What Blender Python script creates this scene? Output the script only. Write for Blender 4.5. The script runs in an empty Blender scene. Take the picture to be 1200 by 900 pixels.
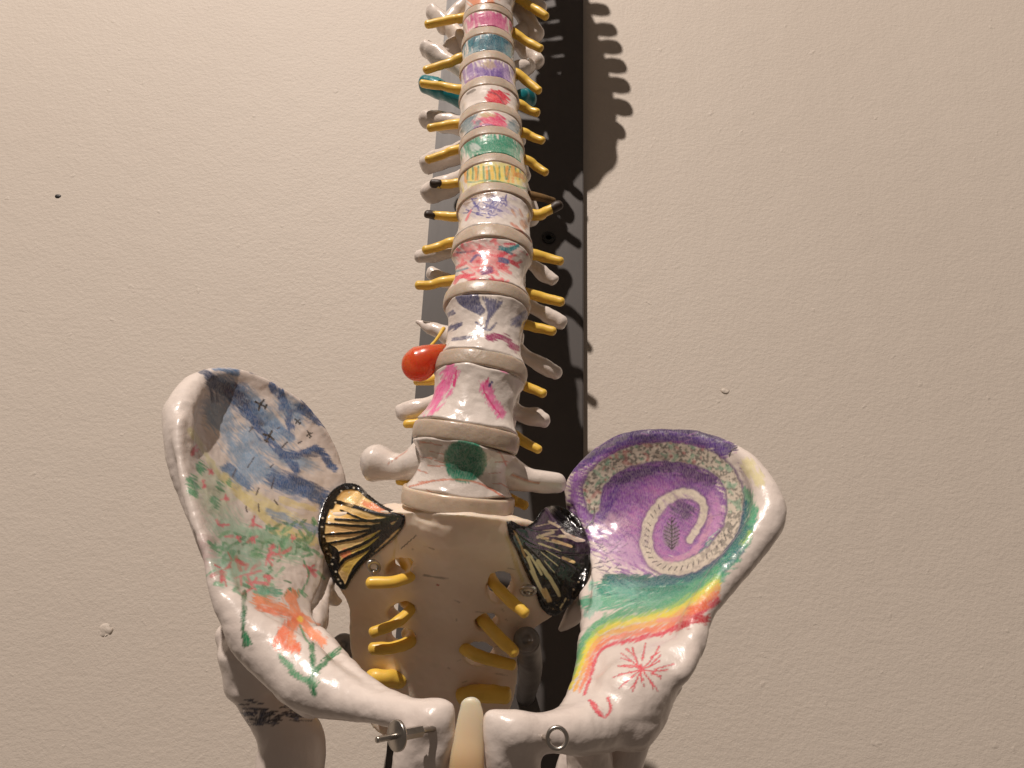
import bpy, bmesh, math, random
import numpy as np
from mathutils import Vector, Matrix
from mathutils.bvhtree import BVHTree

# ------------------------------------------------------------------ camera, world, lamp, exposure
S = bpy.context.scene
COL = S.collection
F = 866.7                                  # focal length in photo pixels (1200 wide)
PITCH = math.radians(19.6); ROLL = math.radians(1.95)
WALL_D = 0.56                              # the wall is the plane y = 0, the camera stands 56 cm before it
CAM = np.array([0.0, -WALL_D, 1.30])
_f = np.array([0, math.cos(PITCH), math.sin(PITCH)]); _u = np.array([0, -math.sin(PITCH), math.cos(PITCH)]); _r = np.array([1.0, 0, 0])
CR = math.cos(ROLL) * _r + math.sin(ROLL) * _u
CU = -math.sin(ROLL) * _r + math.cos(ROLL) * _u
CF = _f
cam = bpy.data.cameras.new("camera"); cam.lens = 26.0; cam.sensor_width = 36.0; cam.clip_start = 0.01; cam.clip_end = 100
co = bpy.data.objects.new("camera", cam); COL.objects.link(co)
M4 = Matrix(((CR[0], CU[0], -CF[0], CAM[0]), (CR[1], CU[1], -CF[1], CAM[1]), (CR[2], CU[2], -CF[2], CAM[2]), (0, 0, 0, 1)))
co.matrix_world = M4
S.camera = co
w = bpy.data.worlds.new("World"); S.world = w; w.use_nodes = True
w.node_tree.nodes["Background"].inputs[0].default_value = (1.0, 0.80, 0.66, 1)
w.node_tree.nodes["Background"].inputs[1].default_value = 0.10
LAZ, LEL, LDIST = math.radians(22), math.radians(51), 3.4
tgt = np.array([0.0, -0.15, 1.48])
lp = tgt + LDIST * np.array([-math.sin(LAZ) * math.cos(LEL), -math.cos(LAZ) * math.cos(LEL), math.sin(LEL)])
ld = bpy.data.lights.new("gallery_spot", 'SPOT'); ld.energy = 520; ld.color = (1.0, 0.885, 0.80); ld.shadow_soft_size = 0.024
ld.spot_size = math.radians(60); ld.spot_blend = 0.35
lo = bpy.data.objects.new("gallery_spot", ld); COL.objects.link(lo); lo.location = lp
lo.rotation_euler = (Vector(tgt) - Vector(lp)).to_track_quat('-Z', 'Y').to_euler()
S.view_settings.view_transform = 'Standard'; S.view_settings.look = 'None'
S.view_settings.exposure = 0.0; S.view_settings.gamma = 1.0
S.cycles.max_bounces = 8

# ------------------------------------------------------------------ measuring helpers
def at(px, py, d):
    """real point seen at photo pixel (px,py) standing d metres in front of the camera, measured square to the wall"""
    r = CF + (px - 600) / F * CR + (450 - py) / F * CU
    return CAM + r * (d / r[1])
def mm(n, py, d):
    """n photo pixels at that distance, in metres"""
    z = d / (CF[1] + (450 - py) / F * CU[1])
    return n * z / F
def project(P):
    q = P - CAM
    z = q @ CF
    return 600 + F * (q @ CR) / z, 450 - F * (q @ CU) / z
def lin(c):
    c = np.array(c, float) / 255.0
    return np.where(c <= 0.04045, c / 12.92, ((c + 0.055) / 1.055) ** 2.4)

def cr_spline(P, n):
    """Catmull-Rom through rows of P, n samples"""
    P = np.asarray(P, float); m = len(P)
    if m == 2:
        t = np.linspace(0, 1, n)[:, None]; return P[0] * (1 - t) + P[1] * t
    Q = np.concatenate([(2 * P[0] - P[1])[None], P, (2 * P[-1] - P[-2])[None]])
    s = np.linspace(0, m - 1, n); i = np.minimum(s.astype(int), m - 2); t = (s - i)
    t = t.reshape((-1,) + (1,) * (P.ndim - 1))
    a, b, c, d = Q[i], Q[i + 1], Q[i + 2], Q[i + 3]
    return 0.5 * (2 * b + (c - a) * t + (2 * a - 5 * b + 4 * c - d) * t ** 2 + (3 * b - a - 3 * c + d) * t ** 3)
def nrm(v):
    return v / (np.linalg.norm(v, axis=-1, keepdims=True) + 1e-12)

class Geo:
    def __init__(s): s.v = []; s.f = []; s.n = 0
    def add(s, V, Fc):
        V = np.asarray(V, float); s.v.append(V); s.f += [tuple(i + s.n for i in f) for f in Fc]; s.n += len(V)
    def verts(s): return np.vstack(s.v)
def grid_faces(nr, nc, wrap=False, flip=False):
    out = []
    for i in range(nr - 1):
        for j in range(nc if wrap else nc - 1):
            a = i * nc + j; b = i * nc + (j + 1) % nc; c = (i + 1) * nc + (j + 1) % nc; d = (i + 1) * nc + j
            out.append((a, d, c, b) if flip else (a, b, c, d))
    return out
def tube(g, pts, rad, seg=20, n=None, flat=1.0, up=(0, 0, 1), raw=False, round_ends=(1, 1)):
    """smooth tube through pts with radii rad; 'flat' squeezes it along 'up'; ends are rounded"""
    pts = np.asarray(pts, float); rad = np.asarray(rad, float)
    if n is None: n = max(10, 8 * len(pts))
    P = pts if raw else cr_spline(pts, n); R = rad if raw else cr_spline(rad[:, None], n)[:, 0]
    T = nrm(np.gradient(P, axis=0))
    ks = np.linspace(0, math.pi / 2, 6)[:-1]
    rings = []
    if round_ends[0]:
        for k in ks: rings.append((P[0] - T[0] * R[0] * math.cos(k) * 0.8, T[0], R[0] * math.sin(k)))
    for p, t, r in zip(P, T, R): rings.append((p, t, r))
    if round_ends[1]:
        for k in ks[::-1]: rings.append((P[-1] + T[-1] * R[-1] * math.cos(k) * 0.8, T[-1], R[-1] * math.sin(k)))
    up = np.asarray(up, float); V = []
    th = np.linspace(0, 2 * math.pi, seg, endpoint=False)
    for p, t, r in rings:
        a = up - t * (up @ t)
        if np.linalg.norm(a) < 1e-3: a = np.array([1.0, 0, 0]) - t * t[0]
        a = nrm(a); b = np.cross(t, a)
        V.append(p + r * (np.cos(th)[:, None] * b + np.sin(th)[:, None] * a * flat))
    V = np.vstack(V); nr = len(rings)
    fc = grid_faces(nr, seg, wrap=True)
    fc.append(tuple(range(seg))[::-1]); fc.append(tuple(range((nr - 1) * seg, nr * seg)))
    g.add(V, [tuple(f) for f in fc])
def ball(g, c, r, ax=None, seg=20):
    V = []; c = np.asarray(c, float); r = np.ones(3) * r
    ax = np.eye(3) if ax is None else np.asarray(ax)
    for i in range(1, seg // 2):
        a = math.pi * i / (seg // 2)
        for j in range(seg):
            b = 2 * math.pi * j / seg
            V.append(c + (np.array([math.sin(a) * math.cos(b), math.sin(a) * math.sin(b), math.cos(a)]) * r) @ ax)
    nr = seg // 2 - 1; fc = grid_faces(nr, seg, wrap=True)
    top = len(V); V.append(c + (np.array([0, 0, 1]) * r) @ ax); V.append(c - (np.array([0, 0, 1]) * r) @ ax)
    for j in range(seg):
        fc.append((top, (j + 1) % seg, j)); fc.append((top + 1, (nr - 1) * seg + j, (nr - 1) * seg + (j + 1) % seg))
    g.add(V, fc)
def surf(rows, nu, nv):
    G = np.array(rows, float)
    G = cr_spline(G, nv)
    return np.transpose(cr_spline(np.transpose(G, (1, 0, 2)), nu), (1, 0, 2))
def slab(g, G, thick_front, thick_back):
    """closed solid around a grid of points; thickness arrays (nv,nu)"""
    nv, nu, _ = G.shape
    du = np.gradient(G, axis=1); dv = np.gradient(G, axis=0)
    N = nrm(np.cross(du, dv))
    toward = (CAM - G); s = np.sign(np.sum(N * toward, -1).mean()); N = N * s
    A = G + N * thick_front[..., None]; B = G - N * thick_back[..., None]
    V = np.vstack([A.reshape(-1, 3), B.reshape(-1, 3)]); o = nv * nu
    fc = grid_faces(nv, nu) + [tuple(i + o for i in f) for f in grid_faces(nv, nu, flip=True)]
    edge = [i for i in range(nu)] + [i * nu + nu - 1 for i in range(1, nv)] + [(nv - 1) * nu + i for i in range(nu - 2, -1, -1)] + [i * nu for i in range(nv - 2, 0, -1)]
    m = len(edge)
    for k in range(m):
        a, b = edge[k], edge[(k + 1) % m]
        fc.append((b, a, a + o, b + o))
    g.add(V, fc)

def mesh_of(name, g):
    me = bpy.data.meshes.new(name); me.from_pydata(g.verts().tolist(), [], g.f); me.validate()
    bm = bmesh.new(); bm.from_mesh(me); bmesh.ops.recalc_face_normals(bm, faces=bm.faces[:]); bm.to_mesh(me); bm.free()
    return me
def shade(me):
    me.polygons.foreach_set("use_smooth", [True] * len(me.polygons)); me.update()
def link(name, me, mat, parent=None, smooth=True):
    if smooth: shade(me)
    me.name = name
    me.materials.clear(); me.materials.append(mat)
    o = bpy.data.objects.new(name, me); COL.objects.link(o)
    if parent is not None:
        o.parent = parent; o.matrix_parent_inverse = parent_matrix(parent).inverted()
    return o
def parent_matrix(p):
    return Matrix.Translation(p.location) if p.parent is None else Matrix.Identity(4)   # parts sit at the world origin, their vertices carry the place
def build(name, g, mat, parent=None):
    return link(name, mesh_of(name, g), mat, parent)
def fused(name, g, voxel, smooth_it, cutters=None, sm=0.5, noise_amp=0):
    """fuses overlapping closed pieces into one organic skin"""
    me = mesh_of(name, g); o = bpy.data.objects.new("tmp", me); COL.objects.link(o); tmp = []
    m = o.modifiers.new("r0", 'REMESH'); m.mode = 'VOXEL'; m.voxel_size = voxel
    if cutters:
        for c in cutters:
            cm = mesh_of("cut", c); c_o = bpy.data.objects.new("cut", cm); COL.objects.link(c_o); tmp.append(c_o)
            b = o.modifiers.new("b", 'BOOLEAN'); b.operation = 'DIFFERENCE'; b.object = c_o; b.solver = 'FAST'
    s = o.modifiers.new("s", 'SMOOTH'); s.factor = sm; s.iterations = smooth_it
    bpy.context.view_layer.update()
    dg = bpy.context.evaluated_depsgraph_get()
    out = bpy.data.meshes.new_from_object(o.evaluated_get(dg))
    for t in tmp + [o]: bpy.data.objects.remove(t)
    return out
def get_co(me):
    a = np.empty(len(me.vertices) * 3); me.vertices.foreach_get("co", a); return a.reshape(-1, 3)
def set_co(me, V):
    me.vertices.foreach_set("co", np.ascontiguousarray(V).ravel()); me.update()
def get_no(me):
    a = np.empty(len(me.vertices) * 3, dtype=np.float32); me.vertex_normals.foreach_get("vector", a); return a.reshape(-1, 3).astype(float)

# value noise
_rs = np.random.RandomState(7); _tab = _rs.rand(4096)
def _h(*k):
    x = np.zeros_like(k[0])
    for q, pr in zip(k, (73856093, 19349663, 83492791)): x = x ^ (q * pr)
    return _tab[(x ^ (x >> 13)) & 4095]
def noise2(x, y):
    xi = np.floor(x).astype(np.int64); yi = np.floor(y).astype(np.int64); fx = x - xi; fy = y - yi
    fx = fx * fx * (3 - 2 * fx); fy = fy * fy * (3 - 2 * fy)
    return (_h(xi, yi) * (1 - fx) + _h(xi + 1, yi) * fx) * (1 - fy) + (_h(xi, yi + 1) * (1 - fx) + _h(xi + 1, yi + 1) * fx) * fy
def noise3(P, s):
    q = P * s; i = np.floor(q).astype(np.int64); f = q - i; f = f * f * (3 - 2 * f); out = 0
    for dx in (0, 1):
        for dy in (0, 1):
            for dz in (0, 1):
                wgt = (f[:, 0] if dx else 1 - f[:, 0]) * (f[:, 1] if dy else 1 - f[:, 1]) * (f[:, 2] if dz else 1 - f[:, 2])
                out = out + wgt * _h(i[:, 0] + dx, i[:, 1] + dy, i[:, 2] + dz)
    return out
def roughen(me, amps):
    V = get_co(me); N = get_no(me)
    for sc, am in amps: V = V + N * ((noise3(V + 3.3, sc) - 0.5) * 2 * am)[:, None]
    set_co(me, V)

# ------------------------------------------------------------------ hand drawn decoration, stored on the mesh itself
def seg_dist(x, y, pts):
    best = np.full(x.shape, 1e9); u = np.zeros_like(x); L = 0
    for (x0, y0), (x1, y1) in zip(pts[:-1], pts[1:]):
        dx, dy = x1 - x0, y1 - y0; l2 = dx * dx + dy * dy + 1e-9
        t = np.clip(((x - x0) * dx + (y - y0) * dy) / l2, 0, 1)
        d = np.hypot(x - x0 - t * dx, y - y0 - t * dy)
        m = d < best; best = np.where(m, d, best); u = np.where(m, L + t * math.sqrt(l2), u); L += math.sqrt(l2)
    return best, u, L
class Canvas:
    """paint layers over camera image coordinates x,y of a decorated surface (unit: photo pixel)"""
    def __init__(s, x, y):
        s.x, s.y = x, y; s.c = np.zeros((len(x), 3)); s.a = np.zeros(len(x)); s.k = 0
    def put(s, al, col):
        al = np.clip(al, 0, 1); col = lin(col); na = al + s.a * (1 - al)
        s.c = np.where(na[:, None] > 1e-5, (col * al[:, None] + s.c * (s.a * (1 - al))[:, None]) / np.maximum(na, 1e-5)[:, None], s.c); s.a = na
    def grain(s, ang, fine=1.6, long=9.0):
        s.k += 17.3; c, q = math.cos(ang), math.sin(ang)
        u = s.x * c + s.y * q; v = -s.x * q + s.y * c
        return 0.6 * noise2(u / long + s.k, v / fine + s.k) + 0.4 * noise2(u / (long * .6) + 31 + s.k, v / (fine * .7) + 9)
    def stroke(s, pts, wd, col, al=1.0, soft=0.3, rough=0.0, ang=None, w2=None, sm=True):
        if sm and len(pts) > 2: pts = [tuple(p) for p in cr_spline(np.array(pts, float), 6 * len(pts))]
        xs = [p[0] for p in pts]; ys = [p[1] for p in pts]; mg = max(wd, w2 or 0) * 1.6 + 6
        m = (s.x > min(xs) - mg) & (s.x < max(xs) + mg) & (s.y > min(ys) - mg) & (s.y < max(ys) + mg)
        A = np.zeros_like(s.x)
        if not m.any(): return
        d, u, L = seg_dist(s.x[m], s.y[m], pts)
        ww = wd / 2 if w2 is None else (wd + (w2 - wd) * u / L) / 2
        if ang is None: ang = math.atan2(pts[-1][1] - pts[0][1], pts[-1][0] - pts[0][0])
        gr = s.grain(ang)[m]
        e = 1 - np.clip((d / ww - (1 - soft) + rough * (gr - 0.5) * 1.6) / soft, 0, 1)
        A[m] = e * e * (3 - 2 * e) * al * (1 - rough * 0.6 * np.clip((gr - 0.52) * 4, 0, 1))
        s.put(A, col)
    def blob(s, cx, cy, rx, ry, col, al=1.0, rot=0, soft=0.5, rough=0.5, ang=0.6):
        c, q = math.cos(rot), math.sin(rot); u = (s.x - cx) * c + (s.y - cy) * q; v = -(s.x - cx) * q + (s.y - cy) * c
        r = np.hypot(u / rx, v / ry); gr = s.grain(ang)
        e = 1 - np.clip((r - (1 - soft) + rough * (gr - 0.5) * 1.5) / soft, 0, 1)
        s.put(e * e * (3 - 2 * e) * al * (1 - rough * 0.6 * np.clip((gr - 0.52) * 4, 0, 1)), col)
    def hatch(s, mask, col, al=0.6, ang=0.5, fine=1.5, long=9, thr=0.5):
        g = s.grain(ang, fine, long); s.put(mask * al * np.clip((g - thr) * 6, 0, 1), col)
def decorate(me, fn, base=None):
    V = get_co(me); N = get_no(me); x, y = project(V)  # artwork is laid out in image pixels, vertices projected through the camera
    cv = Canvas(x, y)
    if fn: fn(cv)
    facing = np.sum(N * nrm(CAM - V), 1)
    a = (1 - (1 - cv.a) ** 2.6) * np.clip((facing - 0.02) * 12, 0, 1)
    C = np.concatenate([cv.c, a[:, None]], 1).astype(np.float32)
    at_ = me.color_attributes.new("paint", 'FLOAT_COLOR', 'POINT'); at_.data.foreach_set("color", C.ravel())

# ------------------------------------------------------------------ materials
def newmat(name):
    m = bpy.data.materials.new(name); m.use_nodes = True; nt = m.node_tree
    return m, nt, nt.nodes["Principled BSDF"]
def N_(nt, typ, **kw):
    n = nt.nodes.new(typ)
    for k, v in kw.items():
        if k[0] == "_": n.inputs[int(k[1:])].default_value = v
        else: setattr(n, k, v)
    return n
def noise_node(nt, scale, detail=3, rough=0.55, stretch=None, rot=None):
    tc = N_(nt, "ShaderNodeTexCoord"); mp = N_(nt, "ShaderNodeMapping")
    nt.links.new(tc.outputs["Object"], mp.inputs[0])
    if stretch: mp.inputs[3].default_value = stretch
    if rot: mp.inputs[2].default_value = rot
    n = N_(nt, "ShaderNodeTexNoise"); n.inputs["Scale"].default_value = scale; n.inputs["Detail"].default_value = detail; n.inputs["Roughness"].default_value = rough
    nt.links.new(mp.outputs[0], n.inputs["Vector"]); return n
def add_bump(nt, bs, fac_out, strength, dist, prev=None):
    b = N_(nt, "ShaderNodeBump"); b.inputs["Strength"].default_value = strength; b.inputs["Distance"].default_value = dist
    nt.links.new(fac_out, b.inputs["Height"])
    if prev: nt.links.new(prev, b.inputs["Normal"])
    nt.links.new(b.outputs[0], bs.inputs["Normal"]); return b.outputs[0]
def ramp(nt, src, stops):
    r = N_(nt, "ShaderNodeValToRGB"); e = r.color_ramp.elements
    e[0].position, e[0].color = stops[0][0], (*stops[0][1], 1); e[1].position, e[1].color = stops[-1][0], (*stops[-1][1], 1)
    for p, c in stops[1:-1]: q = e.new(p); q.color = (*c, 1)
    nt.links.new(src, r.inputs[0]); return r.outputs[0]
def bone_material(name, c1, c2, rough=0.3, painted=True, grain=0.2, coat=0.35, bump=0.25, sss=0.0, pits=1.0):
    m, nt, bs = newmat(name); L = nt.links.new
    n1 = noise_node(nt, 38, 5, 0.6); base = ramp(nt, n1.outputs["Fac"], [(0.3, c1), (0.7, c2)])
    n3 = noise_node(nt, 420, 3, 0.6); n4 = noise_node(nt, 90, 4, 0.65)
    out = base
    if painted:
        at_ = N_(nt, "ShaderNodeAttribute", attribute_name="paint")
        g = noise_node(nt, 1500, 2, 0.6, stretch=(1, 1, 0.35), rot=(0.5, 0.4, 0.7))
        mr = N_(nt, "ShaderNodeMapRange"); mr.inputs[1].default_value = 0.38; mr.inputs[2].default_value = 0.62; mr.inputs[3].default_value = 1 - grain; mr.inputs[4].default_value = 1.0
        L(g.outputs["Fac"], mr.inputs[0])
        mu = N_(nt, "ShaderNodeMath", operation='MULTIPLY'); L(at_.outputs["Alpha"], mu.inputs[0]); L(mr.outputs[0], mu.inputs[1])
        mx = N_(nt, "ShaderNodeMix", data_type='RGBA'); L(mu.outputs[0], mx.inputs[0]); L(base, mx.inputs[6]); L(at_.outputs["Color"], mx.inputs[7]); out = mx.outputs[2]
    L(out, bs.inputs["Base Color"])
    bs.inputs["Roughness"].default_value = rough; bs.inputs["Coat Weight"].default_value = coat; bs.inputs["Coat Roughness"].default_value = 0.16
    if sss:
        bs.inputs["Subsurface Weight"].default_value = sss; bs.inputs["Subsurface Radius"].default_value = (0.006, 0.004, 0.0025); bs.inputs["Subsurface Scale"].default_value = 1.0
    p = add_bump(nt, bs, n4.outputs["Fac"], bump, 0.0016 * pits)
    p = add_bump(nt, bs, n3.outputs["Fac"], bump * 0.8, 0.0004 * pits, p)
    if coat: L(p, bs.inputs["Coat Normal"])
    rr = N_(nt, "ShaderNodeMapRange"); rr.inputs[3].default_value = rough - 0.08; rr.inputs[4].default_value = rough + 0.15
    L(n4.outputs["Fac"], rr.inputs[0]); L(rr.outputs[0], bs.inputs["Roughness"])
    return m
BONE = bone_material("cast_bone", (0.70, 0.605, 0.545), (0.77, 0.685, 0.625))
VERT = bone_material("cast_vertebra", (0.70, 0.615, 0.55), (0.79, 0.71, 0.65), rough=0.26, coat=0.6, bump=0.35)
SACR = bone_material("cast_sacrum", (0.82, 0.665, 0.52), (0.88, 0.73, 0.59), rough=0.4, coat=0.1, bump=0.12, sss=0.3)
WING = bone_material("enamel_wing", (0.6, 0.4, 0.2), (0.65, 0.45, 0.2), rough=0.22, coat=0.7, bump=0.55, grain=0.0)
def simple(name, col, rough=0.4, metal=0.0, coat=0.0, sss=0.0, srad=(0.004, 0.002, 0.001), vary=0.1, vs=60, bump=0.1, bd=0.0004, trans=0.0):
    m, nt, bs = newmat(name); n = noise_node(nt, vs, 4)
    c = np.array(col)
    o = ramp(nt, n.outputs["Fac"], [(0.3, tuple(c * (1 - vary))), (0.7, tuple(np.minimum(c * (1 + vary), 1)))])
    nt.links.new(o, bs.inputs["Base Color"]); bs.inputs["Roughness"].default_value = rough; bs.inputs["Metallic"].default_value = metal
    bs.inputs["Coat Weight"].default_value = coat; bs.inputs["Coat Roughness"].default_value = 0.15
    if sss: bs.inputs["Subsurface Weight"].default_value = sss; bs.inputs["Subsurface Radius"].default_value = srad; bs.inputs["Subsurface Scale"].default_value = 1.0
    bs.inputs["Transmission Weight"].default_value = trans
    if bump: n2 = noise_node(nt, vs * 6, 3); add_bump(nt, bs, n2.outputs["Fac"], bump, bd)
    return m
DISC = simple("clear_silicone_disc", (0.50, 0.40, 0.31), 0.42, coat=0.35, sss=0.45, vs=60, vary=0.12, bump=0.5, bd=0.0006)
LOWDISC = simple("pale_silicone_disc", (0.66, 0.52, 0.39), 0.35, coat=0.4, sss=0.3, vs=50, vary=0.08, bump=0.4, bd=0.0006)
SYMPH, nt, bs = newmat("amber_silicone")
geo_ = N_(nt, "ShaderNodeNewGeometry"); sx_ = N_(nt, "ShaderNodeSeparateXYZ"); nt.links.new(geo_.outputs["Position"], sx_.inputs[0]); zr = N_(nt, "ShaderNodeMapRange"); zr.inputs[1].default_value = 1.255; zr.inputs[2].default_value = 1.285
nt.links.new(sx_.outputs["Z"], zr.inputs[0]); nt.links.new(ramp(nt, zr.outputs[0], [(0.0, (0.62, 0.38, 0.17)), (0.6, (0.70, 0.54, 0.36)), (1.0, (0.68, 0.60, 0.46))]), bs.inputs["Base Color"])
bs.inputs["Roughness"].default_value = 0.4; bs.inputs["Subsurface Weight"].default_value = 0.6; bs.inputs["Subsurface Radius"].default_value = (0.01, 0.006, 0.003); bs.inputs["Subsurface Scale"].default_value = 1.0
sn = noise_node(nt, 150, 3); add_bump(nt, bs, sn.outputs["Fac"], 0.2, 0.0005)
YEL = simple("yellow_nerve_rubber", (0.82, 0.53, 0.08), 0.42, coat=0.15, sss=0.15, vary=0.12, vs=70)
YELD = simple("scorched_nerve_tip", (0.035, 0.02, 0.012), 0.5, vary=0.4, vs=200)
BROWN = simple("dark_brown_nerve_rubber", (0.16, 0.09, 0.03), 0.5, vary=0.5, vs=160)  # dark brown colour for a single nerve root
RED = simple("red_gel", (0.86, 0.13, 0.04), 0.3, coat=0.35, sss=1.0, srad=(0.03, 0.006, 0.001), vary=0.25, vs=50, bump=0.1, trans=0.25)
TEAL = bone_material("teal_painted_bone", (0.0, 0.13, 0.16), (0.01, 0.25, 0.28), painted=False)
STEEL = simple("zinc_steel", (0.5, 0.47, 0.43), 0.28, metal=1.0, vs=120, vary=0.2)
ROD = simple("dark_rod_steel", (0.23, 0.215, 0.205), 0.42, metal=0.35, vs=90, vary=0.3, bump=0.3)
BLACK = simple("black_screw", (0.012, 0.011, 0.011), 0.45)
# plate: blackened steel
PLATE, nt, bs = newmat("blackened_steel")
n = noise_node(nt, 9, 6, 0.65, stretch=(1, 1, 0.35)); nt.links.new(ramp(nt, n.outputs["Fac"], [(0.3, (0.068, 0.060, 0.056)), (0.7, (0.10, 0.090, 0.085))]), bs.inputs["Base Color"])
bs.inputs["Metallic"].default_value = 0.1
n2 = noise_node(nt, 60, 5, 0.7, stretch=(1, 1, 0.15)); mr = N_(nt, "ShaderNodeMapRange"); mr.inputs[3].default_value = 0.38; mr.inputs[4].default_value = 0.62
nt.links.new(n2.outputs["Fac"], mr.inputs[0]); nt.links.new(mr.outputs[0], bs.inputs["Roughness"]); add_bump(nt, bs, n2.outputs["Fac"], 0.12, 0.0005)
# wall: rolled off-white emulsion
WALLM, nt, bs = newmat("rolled_wall_paint"); L = nt.links.new
n = noise_node(nt, 2.2, 4); L(ramp(nt, n.outputs["Fac"], [(0.3, (0.615, 0.54, 0.463)), (0.7, (0.65, 0.577, 0.498))]), bs.inputs["Base Color"])
bs.inputs["Roughness"].default_value = 0.62
a = noise_node(nt, 330, 4, 0.6, stretch=(0.75, 1, 1)); b = noise_node(nt, 950, 2, 0.5, stretch=(0.85, 1, 1)); c = noise_node(nt, 45, 3)
p = add_bump(nt, bs, a.outputs["Fac"], 0.42, 0.0011); p = add_bump(nt, bs, b.outputs["Fac"], 0.35, 0.0004, p); p = add_bump(nt, bs, c.outputs["Fac"], 0.25, 0.002, p)
sp = noise_node(nt, 95, 2, 0.5); spr = ramp(nt, sp.outputs["Fac"], [(0.69, (0, 0, 0)), (0.82, (1, 1, 1))]); p = add_bump(nt, bs, spr, 0.4, 0.0011, p)
rl = noise_node(nt, 14, 3, 0.6, stretch=(1, 1, 0.12)); p = add_bump(nt, bs, rl.outputs["Fac"], 0.25, 0.003, p)

# ------------------------------------------------------------------ the setting: wall
def tag(o, label=None, cat=None, group=None, kind=None):
    if label: o["label"] = label
    if cat: o["category"] = cat
    if group: o["group"] = group
    if kind: o["kind"] = kind
    return o
g = Geo()
nx = 2
g.add([(-2.5, 0, 0), (2.5, 0, 0), (2.5, 0, 3.2), (-2.5, 0, 3.2), (-2.5, 0.1, 0), (2.5, 0.1, 0), (2.5, 0.1, 3.2), (-2.5, 0.1, 3.2)],
      [(0, 1, 2, 3), (4, 5, 6, 7), (0, 1, 5, 4), (3, 2, 6, 7), (0, 3, 7, 4), (1, 2, 6, 5)])
wall = link("wall", mesh_of("wall", g), WALLM, smooth=False)
tag(wall, "off-white rolled plaster wall behind the painted spine", "wall", kind="structure")

def blemish(px, py, rpx, mat, name, h=0.4):
    c = at(px, py, WALL_D); r = mm(rpx, py, WALL_D); g = Geo(); ball(g, c, (r, r * h, r * 0.8), seg=12); o = build(name, g, mat, wall); roughen(o.data, [(400, r * 0.3)])
blemish(68, 230, 3.2, BLACK, "nail_hole", 0.1)
blemish(850, 458, 4.5, WALLM, "paint_lump", 0.25)
blemish(123, 738, 9, WALLM, "paint_lump", 0.06)

# ------------------------------------------------------------------ the mounting plate with its rods
def top_thing(name, loc, label, cat):
    o = bpy.data.objects.new(name, None); o.location = loc; o.empty_display_size = 0.02; COL.objects.link(o)
    return tag(o, label, cat)
PD = WALL_D - 0.012
pl = at(452, 890, PD); pr = at(683, 890, PD)
bracket = top_thing("mounting_plate", (0.5 * (pl[0] + pr[0]), -0.006, 0.95), "long blackened steel plate fixed upright on the wall behind the spine", "mounting plate")
bpy.context.view_layer.update()
bm = bmesh.new(); bmesh.ops.create_cube(bm, size=1)
x0, x1 = pl[0], pr[0] + 0.0005; ZT = 2.35; ZB = 1.02
bmesh.ops.transform(bm, matrix=Matrix.Translation(((x0 + x1) / 2, -(0.001 + 0.011 / 2), (ZT + ZB) / 2)) @ Matrix.Diagonal((x1 - x0, 0.011, ZT - ZB, 1)), verts=bm.verts)
bmesh.ops.bevel(bm, geom=bm.edges[:], offset=0.0008, segments=2, affect='EDGES')
me = bpy.data.meshes.new("plate"); bm.to_mesh(me); bm.free()
link("plate", me, PLATE, bracket, smooth=False)
def disc_y(name, px, py, d, rpx, depth, mat, parent, hole=0.45):
    c = at(px, py, d); r = mm(rpx, py, d); g = Geo(); A = np.array([0, -1.0, 0])
    prof = [(0.0, -0.4 * depth), (hole * r, -0.4 * depth), (hole * r, depth), (r * 0.85, depth), (r, depth * 0.6), (r, 0), (0, 0)]
    th = np.linspace(0, 2 * math.pi, 28, endpoint=False); V = []
    for rr, y in prof:
        rr = max(rr, 1e-5)
        V.append(np.stack([c[0] + rr * np.cos(th), np.full(28, c[1] - y), c[2] + rr * np.sin(th)], 1))
    g.add(np.vstack(V), grid_faces(len(prof), 28, wrap=True)); return build(name, g, mat, parent)
disc_y("screw", 643, 279, PD, 8, 0.002, BLACK, bracket)
# rods that carry the pelvis
def rod(pts, r, hexed=True):
    g = Geo(); P = np.array(pts); tube(g, P, [r] * len(P), seg=32, round_ends=(0, 0)); o = build("support_rod", g, ROD, bracket)
    t = nrm(P[0] - P[1]); g2 = Geo(); a = nrm(np.cross(t, [0, 0, 1])); b = np.cross(t, a); th = np.linspace(0, 2 * math.pi, 32, endpoint=False); V = []
    for rr, h in ((r * 0.93, 0.0), (r * 0.93, 0.0012), (r * 0.86, 0.0017), (r * 0.36, 0.0017), (r * 0.33, 0.0004), (1e-5, 0.0004)):
        V.append(P[0] + t * h + rr * (np.cos(th)[:, None] * a + np.sin(th)[:, None] * b))
    g2.add(np.vstack(V), grid_faces(6, 32, wrap=True)); build("rod_cap", g2, ROD, o)
rod([at(617, 750, .392), at(622, 785, .46), at(616, 815, PD)], mm(15.5, 750, .392))
rod([at(402, 757, .45), at(420, 772, .50), at(482, 792, PD)], mm(14.5, 757, .45))

# ------------------------------------------------------------------ the spine
model = top_thing("anatomical_spine", (0, -0.2, 1.2), "hand-painted plastic spine and pelvis model hanging in front of the steel plate", "anatomical model")
bpy.context.view_layer.update()
# levels: disc mid planes from the sacrum upward: px, front-arc py, half width px, distance, sag px
LV = [(537, 578, 66, .362, 8), (546, 489, 65, .352, 24), (563, 409, 56, .353, 27), (571, 331, 52, .358, 27), (577, 270, 49, .366, 26),
      (580, 221, 45, .378, 26), (578, 186, 41, .388, 25), (576, 154, 38.5, .398, 24), (574, 127, 37, .408, 23), (573, 97, 35, .418, 22), (572, 66, 33, .428, 21), (572, 37, 31, .437, 20), (572, 8, 30, .445, 20)]
C3 = []; A3 = []
for px, py, hw, d, sag in LV:
    C3.append(at(px, py + sag, d)); A3.append(mm(hw, py, d))
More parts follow.
